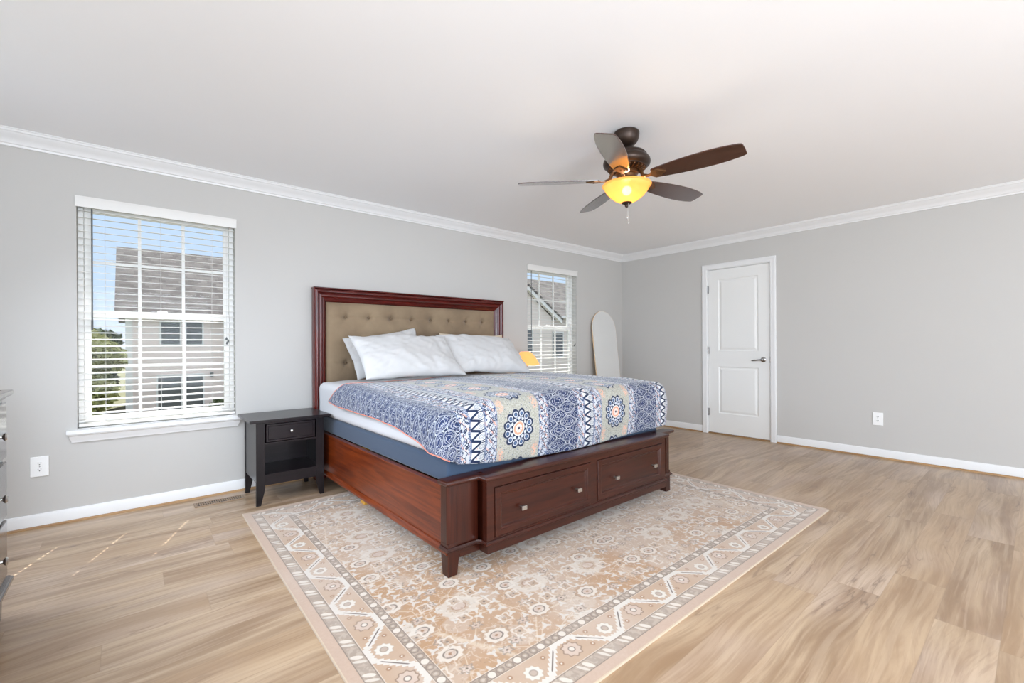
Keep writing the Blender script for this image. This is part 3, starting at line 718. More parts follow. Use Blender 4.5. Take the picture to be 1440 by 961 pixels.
# footboard (storage chest): body with break-front
YF, YC = 1.838, 1.775              # front of the ends, front of the centre section
CX0, CX1 = 1.335, 2.952
ZB, ZT = .128, .446
fb = MB().box(BX0+.018, BX1-.018, 1.885, 1.900, .10, ZT-.001)
fb.box(CX0+.02, CX1-.02, 1.80, 1.886, .10, ZT-.001); fb.build('footboard_body', CXm, bed)
for s, xa, xb in ((1, BX0, CX0), (-1, CX1, BX1)):
    # post: square with chamfered outer front corner; flat panel to the centre section
    if s > 0: poly = [(xa, 1.905), (xa, YF+.014), (xa+.014, YF), (xa+.052, YF), (xa+.052, 1.905)]
    else: poly = [(xb, 1.905), (xb-.052, 1.905), (xb-.052, YF), (xb-.014, YF), (xb, YF+.014)]
    MB().prism(poly, 2, .165, ZT).build('corner_post', CZm, bed, bevel=.0015)
    if s > 0: MB().box(xa+.052, xb-.006, YF+.006, 1.886, ZB, ZT).build('end_panel', CZm, bed)
    else: MB().box(xa+.006, xb-.052, YF+.006, 1.886, ZB, ZT).build('end_panel', CZm, bed)
    # block below the chamfer, apron and tapered leg
    a_ = xa if s > 0 else xb-.052
    MB().box(a_, a_+.052, YF, 1.905, ZB, .1652).build('post_block', CZm, bed, bevel=.001)
    lg = MB()
    if s > 0: lg.hexa([(xa+.000, YF, RZ), (xa+.052, YF, RZ), (xa+.052, YF+.052, RZ), (xa+.0, YF+.052, RZ)], [(xa, YF, ZB), (xa+.068, YF, ZB), (xa+.068, YF+.068, ZB), (xa, YF+.068, ZB)])
    else: lg.hexa([(xb-.052, YF, RZ), (xb, YF, RZ), (xb, YF+.052, RZ), (xb-.052, YF+.052, RZ)], [(xb-.068, YF, ZB), (xb, YF, ZB), (xb, YF+.068, ZB), (xb-.068, YF+.068, ZB)])
    lg.build('leg', CZm, bed, bevel=.002)
    ap = MB()
    if s > 0: ap.box(xa+.068, xb, YF+.004, YF+.03, .088, ZB)
    else: ap.box(xa, xb-.068, YF+.004, YF+.03, .088, ZB)
    ap.build('apron', CXm, bed)
# centre plinth and frame round the drawers
MB().box(CX0, CX1, YC-.004, YF+.03, .088, .132).build('plinth', CXm, bed, bevel=.002)
D1 = (1.385, 2.118, .160, .408); D2 = (2.184, 2.908, .160, .408)
fr = MB()
fr.box(CX0, D1[0]-.003, YC, 1.81, .132, ZT); fr.box(D2[1]+.003, CX1, YC, 1.81, .132, ZT); fr.box(D1[1]+.003, D2[0]-.003, YC, 1.81, .132, ZT)
for D in (D1, D2):
    fr.box(D[0]-.003, D[1]+.003, YC, 1.81, .132, D[2]-.003); fr.box(D[0]-.003, D[1]+.003, YC, 1.81, D[3]+.003, ZT)
fr.build('footboard_frame', CXm, bed)
def drawer_front(D, mat, parent, yf, thick=.02, ring=((0, 0), (.004, -.004), (.030, -.004), (.034, .0), (.040, .001), (.046, .008), (.050, .009)), name='drawer'):
    mb = MB(); rows = [[(D[0]-0, yf+thick, D[2]), (D[1], yf+thick, D[2]), (D[1], yf+thick, D[3]), (D[0], yf+thick, D[3])]]
    for off, dy in ring: rows.append([(D[0]+off, yf+dy, D[2]+off), (D[1]-off, yf+dy, D[2]+off), (D[1]-off, yf+dy, D[3]-off), (D[0]+off, yf+dy, D[3]-off)])
    vs = [p for r in rows for p in r]; fs = [(3, 2, 1, 0)]
    for j in range(len(rows)-1):
        for i in range(4): fs.append((j*4+i, j*4+(i+1) % 4, (j+1)*4+(i+1) % 4, (j+1)*4+i))
    fs.append(tuple((len(rows)-1)*4+i for i in range(4)))
    return mb.add(vs, fs).build(name, mat, parent)
for D, ks in ((D1, (1.560, 1.995)), (D2, (2.357, 2.790))):
    dw = drawer_front(D, CXm, bed, YC-.004)
    MB().box(D[0]+.01, D[1]-.01, YC+.017, YC+.024, D[2]+.01, D[3]-.01).build('drawer_back', CXm, dw)
    for kx in ks:
        kb = MB().box(kx-.005, kx+.005, YC-.018, YC+.0055, .268, .278); kb.box(kx-.017, kx+.017, YC-.030, YC-.018, .2625, .2835)
        kb.build('knob', M['nickel'], dw, bevel=.0015)
# small base moulding following the break-front
prof = [(0, 0), (.006, 0), (.012, .005), (.012, .010), (.007, .014), (.004, .020), (0, .021)]
def follow(prof, pts, z0, name, mat, grow=0):
    # pts: polyline (x, y) in plan; offset outward to the right-hand side of travel
    path = []
    P = [Vector(p) for p in pts]
    for i, p in enumerate(P):
        d0 = (P[i]-P[i-1]).normalized() if i else None; d1 = (P[i+1]-P[i]).normalized() if i < len(P)-1 else None
        n0 = Vector((d0.y, -d0.x)) if d0 else None; n1 = Vector((d1.y, -d1.x)) if d1 else None
        if n0 is None: nn = n1
        elif n1 is None: nn = n0
        else: nn = (n0+n1); nn = nn/max(.2, nn.dot(n0))
        path.append(lambda q, p=p, nn=nn: (p.x + nn.x*q[0], p.y + nn.y*q[0], z0 + q[1]))
    o = MB().sweep(prof, path).build(name, mat, bed, smooth=True); return o
plan = [(BX0, 1.905), (BX0, YF), (CX0-.02, YF), (CX0, YF-.02), (CX0, YC), (CX1, YC), (CX1, YF-.02), (CX1+.02, YF), (BX1, YF), (BX1, 1.905)]
follow(prof, plan, ZB, 'base_moulding', CXm)
# top slab with ogee nosing
prof = [(-.03, 0), (.006, 0), (.010, .004), (.018, .006), (.022, .012), (.022, .020), (.018, .025), (.010, .027), (-.03, .027)]
follow(prof, [(BX0+.0, 1.90)] + [(p[0], p[1]) for p in plan[1:-1]] + [(BX1, 1.90)], ZT, 'top_nosing', CXm)
ts = MB().prism([(BX0+.028, 1.90), (BX0+.028, YF+.028), (CX0+.028, YF+.028), (CX0+.028, YC+.028), (CX1-.028, YC+.028), (CX1-.028, YF+.028), (BX1-.028, YF+.028), (BX1-.028, 1.90)], 2, ZT+.001, ZT+.027)
ts.build('footboard_top', CXm, bed)
# slat platform and centre support
MB().box(BX0+.16, BX1-.16, 1.96, 3.94, .40, .428).build('slat_platform', M['pine'], bed)
for sx, sy in ((1.262, 3.105), (2.14, 3.1), (3.01, 3.105)):
    MB().box(sx-.022, sx+.022, sy-.035, sy+.035, RZ, .40).build('support_leg', M['pine'], bed)

# box spring
bs = MB().box(1.200, 3.075, 1.914, 3.900, .4285, .547)
bs_o = bs.build('box_spring', M['navy'], bevel=.018, seg=4); tag(bs_o, 'navy fabric box spring resting on the cherry bed frame', 'box spring')
TX_0, TX_1, TY_0, TY_1 = 1.215, 3.085, 1.950, 3.20        # flat top of the cloth before it turns down
R_ = .075
def ztop(x, y):
    # body height: highest down the middle, a little lower towards the foot's left corner
    z = .850 + .010*math.sin((x-1.2)*1.5)
    z -= .045*math.exp(-((x-1.2)/.16)**2)*(1 if y < 2.3 else math.exp(-((y-2.3)/.6)**2))
    z -= .015*math.exp(-((y-1.95)/.18)**2)
    z += .006*noise.noise((x*2.2, y*2.2, 2)) + .005*noise.noise((x*4, y*3, 8.0)) + .0035*noise.noise((x*11, y*4, 9.0))
    return z
# mattress with white fitted sheet
def rbox(x0, x1, y0, y1, z0, z1, r, nx, ny, nz, wr):
    """closed rounded box surface with cloth wrinkles"""
    b = bmesh.new(); bmesh.ops.create_cube(b, size=1)
    bmesh.ops.subdivide_edges(b, edges=b.edges, cuts=nx, use_grid_fill=True)
    cx_, cy_, cz_ = (x0+x1)/2, (y0+y1)/2, (z0+z1)/2; hx, hy, hz = (x1-x0)/2, (y1-y0)/2, (z1-z0)/2
    for v_ in b.verts:
        p = Vector((v_.co.x*2*hx, v_.co.y*2*hy, v_.co.z*2*hz))
        c_ = Vector((max(-hx+r, min(hx-r, p.x)), max(-hy+r, min(hy-r, p.y)), max(-hz+r, min(hz-r, p.z))))
        dlt = p - c_
        if dlt.length > 1e-6: p = c_ + dlt.normalized()*r
        v_.co = p + Vector((cx_, cy_, cz_))
        if wr:
            w_ = wr*(noise.noise((v_.co.x*2, v_.co.y*5 + v_.co.z*3, 1.0)) + .5*noise.noise((v_.co.x*5, v_.co.y*16 + v_.co.z*10, 4.0)))
            v_.co += (p - Vector((0, 0, p.z*.3))).normalized()*w_
    return b
b = rbox(1.185, 3.100, 1.955, 3.905, .5485, .815, .05, 60, 60, 10, .0025)
for v_ in b.verts:
    v_.co.z = max(v_.co.z, .5485)
    if v_.co.z > .70: v_.co.z = .70 + (v_.co.z-.70)*(ztop(min(max(v_.co.x, 1.215), 3.085), max(v_.co.y, 1.965)) - .028 - .70)/.115
me = bpy.data.meshes.new('mattress'); b.to_mesh(me); b.free(); me.materials.append(M['sheet'])
for p in me.polygons: p.use_smooth = True
mo = bpy.data.objects.new('mattress', me); C.objects.link(mo); tag(mo, 'thick mattress in a white fitted sheet on the navy box spring', 'mattress')

# ------------------------------------------------------------------ comforter
def comforter_mat():
    m = Mat('printed_comforter', (.5, .5, .5), .85, sheen=.25, spec=.3)
    m.p.inputs['Sheen Roughness'].default_value = .4
    uvn = m.nt.nodes.new('ShaderNodeUVMap'); uvn.uv_map = 'cloth'; sp = m.nt.nodes.new('ShaderNodeSeparateXYZ'); m.nt.links.new(uvn.outputs[0], sp.inputs[0])
    s = N(m.nt, sp.outputs[0]); t = N(m.nt, sp.outputs[1]); uv = N(m.nt, uvn.outputs[0])
    navy = srgb(20, 36, 66); navy2 = srgb(48, 70, 110); wh = srgb(184, 188, 195); bei = srgb(182, 180, 168); coral = srgb(220, 166, 142); blue = srgb(84, 112, 150)
    S0, P = .985, .865
    over = (s > S0); u = Fr((s - S0 + 10*P)/P)*P*over + Fr((s - S0 + 2.4)/.24)*.24*(1 - over)
    wob = Noise(uv, 40, 2, .5)
    # ogee damask ------------------------------------------------------------
    a = u*(2*PI/.16); b_ = t*(2*PI/.086)
    g = Cos(a + .75*Sin(a)*0.0) + Cos(b_)
    og = Mixc(Sm(Noise(uv, 95, 3, .6, .6), .44, .50), navy, srgb(34, 50, 92))
    inn = Sm(Abs(g), .36, .46)
    curl = Sin(Abs(g)*10 + Noise(uv, 60, 2)*8)
    og = Mixc(Sm(curl, .62, .85)*inn*.75, og, wh)
    og = Mixc(Rg(Vor(uv, 66), .28, .055, .03)*inn*.8, og, wh)
    og = Mixc(Lt(Abs(g), .34, .05), og, navy); og = Mixc(Lt(Abs(g), .23, .05), og, wh); og = Mixc(Lt(Abs(g), .07, .035), og, navy)
    # floral border ----------------------------------------------------------
    def floral(u0, wd, seed):
        q = (u - u0); tt = t/.062
        vine = Abs(q - wd/2 - .012*Sin(tt*2*PI + seed))
        c_ = Mixc(Rg(Vor(Vec(u + seed, t, 0.0), 58), .36, .075, .03), wh, navy2)
        sc = Rg(Vor(Vec(u + seed*2, t + .3, 0.0), 34), .42, .055, .02); c_ = Mixc(sc, c_, navy)
        c_ = Mixc(Sm(Sin(tt*2*PI + q*120 + seed), .55, .8)*Sm(Noise(uv, 60, 2), .45, .6)*.75, c_, coral)
        c_ = Mixc(Lt(vine, .0022, .001), c_, navy)
        for e_ in (.003, wd-.003): c_ = Mixc(Rg(q, e_, .0013, .0007), c_, navy2)
        for e_ in (.0075, wd-.0075): c_ = Mixc(Rg(q, e_, .0012, .0007)*.6, c_, blue)
        return c_
    # zigzag with teardrops ----------------------------------------------------
    Z = .052; zt = (Fr(t/Z) - .5)                      # -.5..+.5 per tooth
    uz = (u - .315)/.09                                  # 0..1 across
    ztri = Abs(zt)*2                                   # 0 at the centre of a drop
    half = Cl(Min(uz*.78 + .02, 1.0))                   # drop half-width grows away from the left point
    drop = Len(zt*1.0, (uz - .66)*.62)
    tip = Abs(zt)*2 - Cl((uz - .02)/.62)*.84             # triangle part
    inside = Max(Lt(drop, .36, .03), Lt(tip, -.10, .05)*Lt(uz, .66, .03)*Sm(uz, .06, .1))
    zc = Mixc(Sm(uz, .30, .42)*1.0, wh, srgb(186, 190, 196))
    line = Max(Rg(tip, .04, .26, .05)*Lt(uz, .68, .03), Rg(drop, .42, .05, .025)*Sm(uz, .60, .66))
    zc = Mixc(inside, srgb(214, 216, 218), srgb(196, 198, 198))
    zc = Mixc(line, zc, navy)
    dl = Len(zt, (uz - .74)*1.25); zc = Mixc(Rg(dl, .21, .03, .02), zc, srgb(120, 128, 138)); zc = Mixc(Rg(dl, .10, .025, .015), zc, srgb(130, 136, 144))
    zc = Mixc(Lt(Len(zt, (uz - .42)*1.6), .07, .02), zc, coral)
    for e_ in (.03, .97): zc = Mixc(Rg(uz, e_, .02, .01), zc, navy2)
    # medallion band -------------------------------------------------------------
    mb_ = Mixc(Sm(Noise(uv, 120, 2), .4, .6), srgb(150, 150, 139), srgb(174, 173, 163))
    Q = .272; mu = (u - .638)*.88; mt = (Fr(t/Q + .12) - .5)*Q*.88
    cu = Abs(mu) - .108; ct = (Fr(t/Q + .62) - .5)*Q
    pa = Len(cu*1.7, ct*.75) + (Noise(uv, 45, 3) - .5)*.035
    mb_ = Mixc(Lt(pa, .030, .012)*Sm(Noise(uv, 75, 2), .42, .56)*.85, mb_, coral)
    ct2 = Abs(ct); mb_ = Mixc(Lt(Len(Cell(u, .031), Cell(t + u*.6, .043)), .0028, .001)*.8, mb_, navy2)
    an = At2(mt, mu); r = Len(mu, mt)
    pet = Abs(Sin(an*6))                                # 12 petals
    R = r/(.082 + .016*pet)
    mb_ = Mixc(Lt(R, 1.0, .02), mb_, navy)
    pr_ = r - .071; pa_ = (Fr(an*12/(2*PI)) - .5)*(2*PI/12)*.071
    pd = Len(pr_, pa_)
    mb_ = Mixc(Rg(pd, .0125, .0028, .0012), mb_, wh); mb_ = Mixc(Lt(pd, .007, .0015)*.75, mb_, blue)
    mb_ = Mixc(Rg(r, .052, .003, .0015)*.6, mb_, wh)
    pd3 = Len(r - .048, (Fr(an*12/(2*PI) + .5) - .5)*(2*PI/12)*.048)
    mb_ = Mixc(Lt(pd3, .0075, .0015), mb_, srgb(190, 196, 206))
    mb_ = Mixc(Lt(r, .037, .001), mb_, srgb(216, 208, 200)); mb_ = Mixc(Rg(r, .026, .0055, .002), mb_, srgb(222, 150, 124))
    mb_ = Mixc(Lt(pd3*0 + Abs(Sin(an*4))*r, .0035, .001)*Lt(r, .026, .001), mb_, srgb(214, 140, 116)); mb_ = Mixc(Lt(r, .0065, .001), mb_, navy)
    # assemble
    out = og
    out = Mixc((u > .245), out, floral(.245, .070, 0.0))
    out = Mixc((u > .315), out, zc)
    out = Mixc((u > .405), out, floral(.405, .083, 1.3))
    out = Mixc((u > .488), out, mb_)
    out = Mixc((u > .790), out, floral(.790, .075, 2.1))
    out = Mixc((wob-.5)*.15, out, srgb(150, 150, 150))
    m.col(out); m.bump(Noise(uv, 420, 2), .2, .001)
    return m.m
def lerp_pts(pts, q):
    if q <= pts[0][0]: return pts[0][1]
    for (a, b), (c_, d_) in zip(pts, pts[1:]):
        if q <= c_: return b + (d_-b)*(q-a)/(c_-a)
    return pts[-1][1]
left_hem = [(1.95, .590), (2.10, .628), (2.35, .668), (2.66, .682), (3.0, .684), (3.3, .690), (3.5, .712)]
foot_hem = [(1.10, .560), (1.25, .532), (1.45, .502), (1.75, .482), (2.05, .478), (2.3, .478), (2.6, .488), (2.9, .498), (3.1, .505)]
def cloth(s_, t_):
    """cloth coordinate -> point; s across (world x when flat), t along (world y when flat)"""
    ex = min(0, s_-TX_0) + max(0, s_-TX_1); ey = min(0, t_-TY_0)
    x = min(max(s_, TX_0), TX_1); y = max(t_, TY_0)
    e_ = math.hypot(ex, ey); z = ztop(x, y)
    # thin out to the head end
    if e_ > 1e-6:
        ux, uy = ex/e_, ey/e_
        arc = R_*PI/2
        if e_ < arc: h = R_*math.sin(e_/R_); dn = R_*(1-math.cos(e_/R_))
        else: h = R_; dn = R_ + (e_-arc)
        k = dn/.35
        out = .018*math.sin(min(1, k)*PI)                     # puffy belly of the drape
        fold = .006*noise.noise((s_*7, t_*7, 3)) + .004*noise.noise((s_*16 + dn*3, t_*16, 5))
        if abs(ux) > abs(uy): fold += .005*math.sin(t_*14 + 2*noise.noise((t_*2, 0, 0)))*min(1, k)
        else: fold += .009*math.sin(s_*6.3 + 1.0)*min(1, k*1.2)
        h += out + fold*min(1, k*2)
        return Vector((x + ux*h, y + uy*h, z - dn))
    return Vector((x, y, z))
def hem_extents():
    pass
# mesh in cloth coordinates: hem drop chosen so the edge ends at the measured height
NS, NT = 250, 240
def drop_len(z_from, z_to): return max(.02, (z_from - z_to) - R_ + R_*PI/2)
cm = bmesh.new(); uvl = None
rows = []
for j in range(NT+1):
    row_ = []
    for i in range(NS+1):
        fi, fj = i/NS, j/NT
        # split the grid: side hang | top | side hang ; foot hang | top
        aL, aR, bF = .10, .90, .16
        tt0 = TY_0 if fj < bF else TY_0 + (TY_1-TY_0)*(fj-bF)/(1-bF)
        # the head edge slants: further up the bed down the left side than on top
        ui = i/NS; lead = .26*max(0, 1-ui/aL)**1 + .06*math.exp(-((ui-aL)/.03)**2) if ui > 0 else .26
        if fj > .5: tt0 += lead*((fj-.5)/.5)**2
        ss0 = TX_0 if fi < aL else (TX_1 if fi > aR else TX_0 + (TX_1-TX_0)*(fi-aL)/(aR-aL))
        kx = (1 - fi/aL) if fi < aL else ((fi-aR)/(1-aR) if fi > aR else 0); ky = (1 - fj/bF) if fj < bF else 0
        zl = lerp_pts(left_hem, tt0); zf = lerp_pts(foot_hem, ss0 if 0 < kx is False else (1.15 if fi < aL else (3.1 if fi > aR else ss0)))
        dl = drop_len(ztop(TX_0 if fi < .5 else TX_1, max(tt0, TY_0)), zl if fi < .5 else .56)
        df = drop_len(ztop(ss0, TY_0), zf)
        # head end: the cloth's left edge curls back onto the bed near the pillows
        if kx and ky:
            e_ = max(kx, ky); nx_, ny_ = kx, ky
            m_ = math.hypot(kx, ky); sc = e_/m_
            ddx, ddy = kx*dl, ky*df
            s_ = ss0 + (-1 if fi < .5 else 1)*kx*dl*sc*1.0; t_ = tt0 - ky*df*sc
        else:
            s_ = ss0 + (-1 if fi < .5 else 1)*kx*dl; t_ = tt0 - ky*df
        row_.append((cm.verts.new(cloth(s_, t_)), s_, t_))
    rows.append(row_)
uvl = cm.loops.layers.uv.new('cloth')
uvd = {v_: (s_, t_) for r in rows for v_, s_, t_ in r}
for j in range(NT):
    for i in range(NS):
        f_ = cm.faces.new((rows[j][i][0], rows[j][i+1][0], rows[j+1][i+1][0], rows[j+1][i][0])); f_.smooth = True
        for l in f_.loops: l[uvl].uv = uvd[l.vert]
me = bpy.data.meshes.new('comforter'); cm.to_mesh(me)
hem = [rows[NT][i][0].co.copy() for i in range(0, int(NS*.11))] if False else []
left = [rows[j][0][0].co.copy() for j in range(NT, -1, -1)]; foot = [rows[0][i][0].co.copy() for i in range(NS+1)]; right = [rows[j][NS][0].co.copy() for j in range(NT+1)]
head = [rows[NT][i][0].co.copy() for i in range(0, NS+1)]
cm.free(); me.materials.append(comforter_mat())
co_ = bpy.data.objects.new('comforter', me); C.objects.link(co_); tag(co_, 'blue and white patterned comforter with navy medallions spread over the bed', 'comforter')
sd = co_.modifiers.new('thickness', 'SOLIDIFY'); sd.thickness = .014; sd.offset = -1
loop = (head[::-1])[int(NS*.55):] + left[1:] + foot[1:14]
MB().tube(loop[::2], .0032, 6).build('piping', M['coral'], co_, smooth='all')
bb = co_

# ------------------------------------------------------------------ pillows
def pillow(label, mat, w_, h_, th, loc, rx, ry, rz, seed, skew=0, group='pillows against the headboard'):
    n_ = 56; b = bmesh.new(); top = {}; bot = {}
    def P(i, j, s):
        u = -1 + 2*i/n_; v_ = -1 + 2*j/n_
        # corner-pinched outline
        x = u*w_/2*(1 - .055*(1-v_*v_)*abs(u)) + .006*noise.noise((v_*3, u, seed)); y = v_*h_/2*(1 - .085*(1-u*u)*abs(v_)) + .008*noise.noise((u*3, v_, seed+4))
        x += skew*y
        k = max(0, (1-abs(u)**2.6))**.55 * max(0, (1-abs(v_)**2.4))**.55
        z = s*th/2*k
        amp = .35 + .65*max(abs(u), abs(v_))
        wr = .016*noise.noise((u*2+seed, v_*2, s)) + .011*noise.noise((u*5+seed, v_*3.2+u*3, s*2+seed)) - .012*abs(noise.noise((u*6+seed, v_*4.5-u*4, s)))
        z += s*wr*amp*min(1, k*2.5)
        z += .02*noise.noise((u*1.2+seed, v_*1.2, 7.7))
        return (x, y, z)
    for j in range(n_+1):
        for i in range(n_+1):
            edge = i in (0, n_) or j in (0, n_)
            top[i, j] = b.verts.new(P(i, j, 1)); bot[i, j] = top[i, j] if edge else b.verts.new(P(i, j, -1))
    for j in range(n_):
        for i in range(n_):
            b.faces.new((top[i, j], top[i+1, j], top[i+1, j+1], top[i, j+1])); b.faces.new((bot[i, j+1], bot[i+1, j+1], bot[i+1, j], bot[i, j]))
    bmesh.ops.recalc_face_normals(b, faces=b.faces)
    me = bpy.data.meshes.new('pillow'); b.to_mesh(me); b.free(); me.materials.append(mat)
    for p in me.polygons: p.use_smooth = True
    o = bpy.data.objects.new('pillow', me); C.objects.link(o); o.location = loc
    o.rotation_euler = (Matrix.Rotation(rz, 3, 'Z') @ Matrix.Rotation(rx, 3, 'X') @ Matrix.Rotation(ry, 3, 'Z')).to_euler()
    return tag(o, label, 'pillow', group)
D_ = math.radians
pillow('white pillow in front on the left, leaning toward the viewer', M['case'], .86, .50, .18, (1.705, 3.285, 1.040), D_(40), D_(-2), D_(1), 1.3)
pillow('white pillow behind the front left one, its corners sticking out', M['case'], .72, .39, .13, (1.745, 3.765, 1.062), D_(64), D_(9), D_(2), 5.9)
pillow('large white pillow on the right side of the bed, nearest the lamp', M['case'], .82, .50, .18, (2.490, 3.335, 1.046), D_(41), D_(-3), D_(-2), 9.1)
pillow('cream pillow almost hidden behind the right white pillow', M['cream'], .80, .42, .13, (2.71, 3.765, 1.045), D_(66), D_(-1), D_(0), 12.4)

# ------------------------------------------------------------------ nightstands
def nightstand(label, x0, group='espresso nightstands beside the bed', W=.545, D=.46, yf=3.53):
    t = thing('nightstand', label, 'nightstand', (x0, yf, 0), group=group)
    Hh = .605; mx, mz = M['esp_x'], M['esp_z']
    MB().box(0, W, -.012, D-.012, Hh-.020, Hh).build('tabletop', mx, t, bevel=.003)
    l, r = .044, W-.044                                  # outer faces of the legs
    for sx in (0, 1):
        for sy in (0, 1):
            y0 = .018 if sy == 0 else D-.048; y1 = y0 + .022
            xo = l if sx == 0 else r; dx = 1 if sx == 0 else -1
            # board leg in elevation: straight outer edge, sabre-curved inner edge near the floor
            pts = [(0, 0), (.030, 0), (.036, .03), (.050, .085), (.056, .12), (.056, Hh-.0205), (0, Hh-.0205)]
            MB().prism([(xo + dx*p[0], p[1]) for p in pts], 1, y0, y1).build('leg', mz, t, bevel=.0015)
    for sx in (0, 1):
        xo = l+.004 if sx == 0 else r-.016
        MB().box(xo, xo+.012, .0405, D-.0485, .16, Hh-.0205).build('side_panel', mz, t)
    # side board legs seen from the side: widen the rear/front legs along Y
    for sx in (0, 1):
        xo = l if sx == 0 else r-.018
        for sy in (0, 1):
            a = .0405 if sy == 0 else D-.0485-.03
            pts = [(a if sy == 0 else a+.03, .10), (a+.03 if sy == 0 else a, .16), (a+.03 if sy == 0 else a, Hh-.0205), (a if sy == 0 else a+.03, Hh-.0205)]
    il, ir = l+.0565, r-.0565
    MB().box(l+.0165, r-.0165, D-.060, D-.0505, .15, Hh-.0205).build('back_panel', mx, t)
    MB().box(l+.0165, r-.0165, .042, D-.0605, .196, .212).build('shelf', mx, t)
    MB().box(il, ir, .022, .038, .138, .214).build('apron', mx, t)
    MB().box(il, ir, .022, .038, Hh-.034, Hh-.0205).build('upper_rail', mx, t)
    MB().box(il, ir, .022, .038, .428, .438).build('lower_rail', mx, t)
    MB().box(l+.0165, r-.0165, .042, D-.0605, .420, .430).build('drawer_bottom', mx, t)
    dw = drawer_front((il+.006, ir-.006, .442, Hh-.036), mx, t, .016, .02, ring=((0, .004), (.003, 0), (.014, 0), (.018, .004), (.022, .004)))
    k = MB().lathe([(.004, 0), (.004, .010), (.010, .014), (.0115, .020), (.008, .026), (.0, .028)], 18, cap=False)
    k.v = [((l+r)/2 + x, .020 - z, .508 + y) for x, y, z in k.v]; k.build('knob', M['nickel'], dw, smooth=True)
    return t
nightstand('dark espresso nightstand with open shelf between window and bed', .618)
nightstand('dark espresso nightstand with the lit lamp on it, beyond the bed', 3.235)

# ------------------------------------------------------------------ bedside lamp (lit)
lp = thing('table_lamp', 'small table lamp with glowing amber flared shade beyond the bed', 'lamp', (3.378, 3.76, .605))
MB().lathe([(.060, 0), (.062, .006), (.050, .014), (.018, .024), (.014, .05), (.030, .09), (.044, .13), (.040, .17), (.020, .205), (.012, .23), (.012, .262)], 28).build('lamp_base', M['lampbase'], lp, smooth=True)
sh = MB()
sprof = [(.148, .290), (.158, .300), (.156, .312), (.138, .345), (.112, .385), (.084, .418), (.056, .440), (.048, .443), (.044, .438), (.054, .434), (.080, .412), (.108, .380), (.134, .341), (.151, .311), (.152, .302), (.144, .296)]
sh.lathe(sprof + [sprof[0]], 36, cap=False).build('lamp_shade', M['shade'], lp, smooth=True)
MB().tube([(0, 0, .262), (0, 0, .44)], .004, 8).build('lamp_stem', M['bronze_l'], lp)
sp_ = MB()
for a in range(3): sp_.tube([(0, 0, .436), (.045*math.cos(a*2.1), .045*math.sin(a*2.1), .438)], .002, 6)
sp_.build('shade_spider', M['bronze_l'], lp)
MB().lathe([(.010, .30), (.024, .335), (.028, .36), (.020, .385), (.006, .395)], 18).build('bulb', glow('lamp_bulb', (1, .8, .5), (1, .62, .28), 6).m, lp, smooth=True)
pl_ = bpy.data.lights.new('lamp_light', 'POINT'); pl_.energy = 2.2; pl_.color = (1, .60, .28); pl_.shadow_soft_size = .03
plo = bpy.data.objects.new('lamp_light', pl_); C.objects.link(plo); plo.location = (3.378, 3.76, .605 + .36)

# ------------------------------------------------------------------ leaning arched mirror
mr = thing('standing_mirror', 'tall frameless arched mirror leaning in the room corner', 'mirror', (5.22, 3.60, 0), 0)
MWd, MH = .52, 1.605
arch = [(-MWd/2, 0), (MWd/2, 0)] + [(MWd/2*math.cos(a), MH-MWd/2 + MWd/2*math.sin(a)) for a in [PI*i/40 for i in range(41)]]
mb = MB().prism(arch, 1, 0, .012)
mb.build('mirror_back', M['lampbase'], mr)
ins = [(x*.985 if z > .1 else x*.985, .006 + z*.9945) for x, z in arch]
mb = MB().add([(p[0], -.001, p[1]) for p in ins], [tuple(range(len(ins)))]); mb.build('mirror_pane', M['mirror'], mr)
mr.rotation_euler = (-math.asin(.185/1.60), 0, 0)
mr.location = (5.085, 3.838, .002)

# ------------------------------------------------------------------ dresser at the left edge
dz = thing('dresser', 'glossy dark wood dresser cut off by the left edge of the photo', 'dresser', (-.93, 1.20, 0))
DL, DD, DH = 1.60, .522, .945
MB().box(0, DD, 0, DL-.012, .15, DH-.038).build('carcass', M['dress'], dz)
tp = MB(); prof = [(0, 0), (.006, 0), (.010, .008), (.022, .014), (.028, .022), (.028, .034), (.024, .038), (0, .038)]
MB().box(0, DD+.001, 0, DL-.012, DH-.037, DH-.001).build('dresser_top', M['dress_y'], dz)
tp.sweep(prof, [lambda p: (DD+p[0], -.02-p[0]*0, DH-.038+p[1]), lambda p: (DD+p[0], DL-.012+p[0], DH-.038+p[1]), lambda p: (0, DL-.012+p[0], DH-.038+p[1])])
tp.build('top_nosing', M['dress_y'], dz, smooth=True)
bm_ = MB(); prof = [(0, 0), (.018, 0), (.026, .010), (.026, .022), (.014, .034), (0, .038)]
bm_.sweep(prof, [lambda p: (DD+p[0], 0, .135+p[1]), lambda p: (DD+p[0], DL-.012+p[0], .135+p[1]), lambda p: (0, DL-.012+p[0], .135+p[1])])
bm_.build('base_moulding', M['dress_y'], dz, smooth=True)
for yy in (.0, DL-.075):
    for xx in (.005, DD-.06):
        MB().hexa([(xx+.008, yy+.008, 0.0005), (xx+.055, yy+.008, 0.0005), (xx+.055, yy+.06, 0.0005), (xx+.008, yy+.06, 0.0005)], [(xx, yy, .15), (xx+.058, yy, .15), (xx+.058, yy+.063, .15), (xx, yy+.063, .15)]).build('leg', M['dress'], dz)
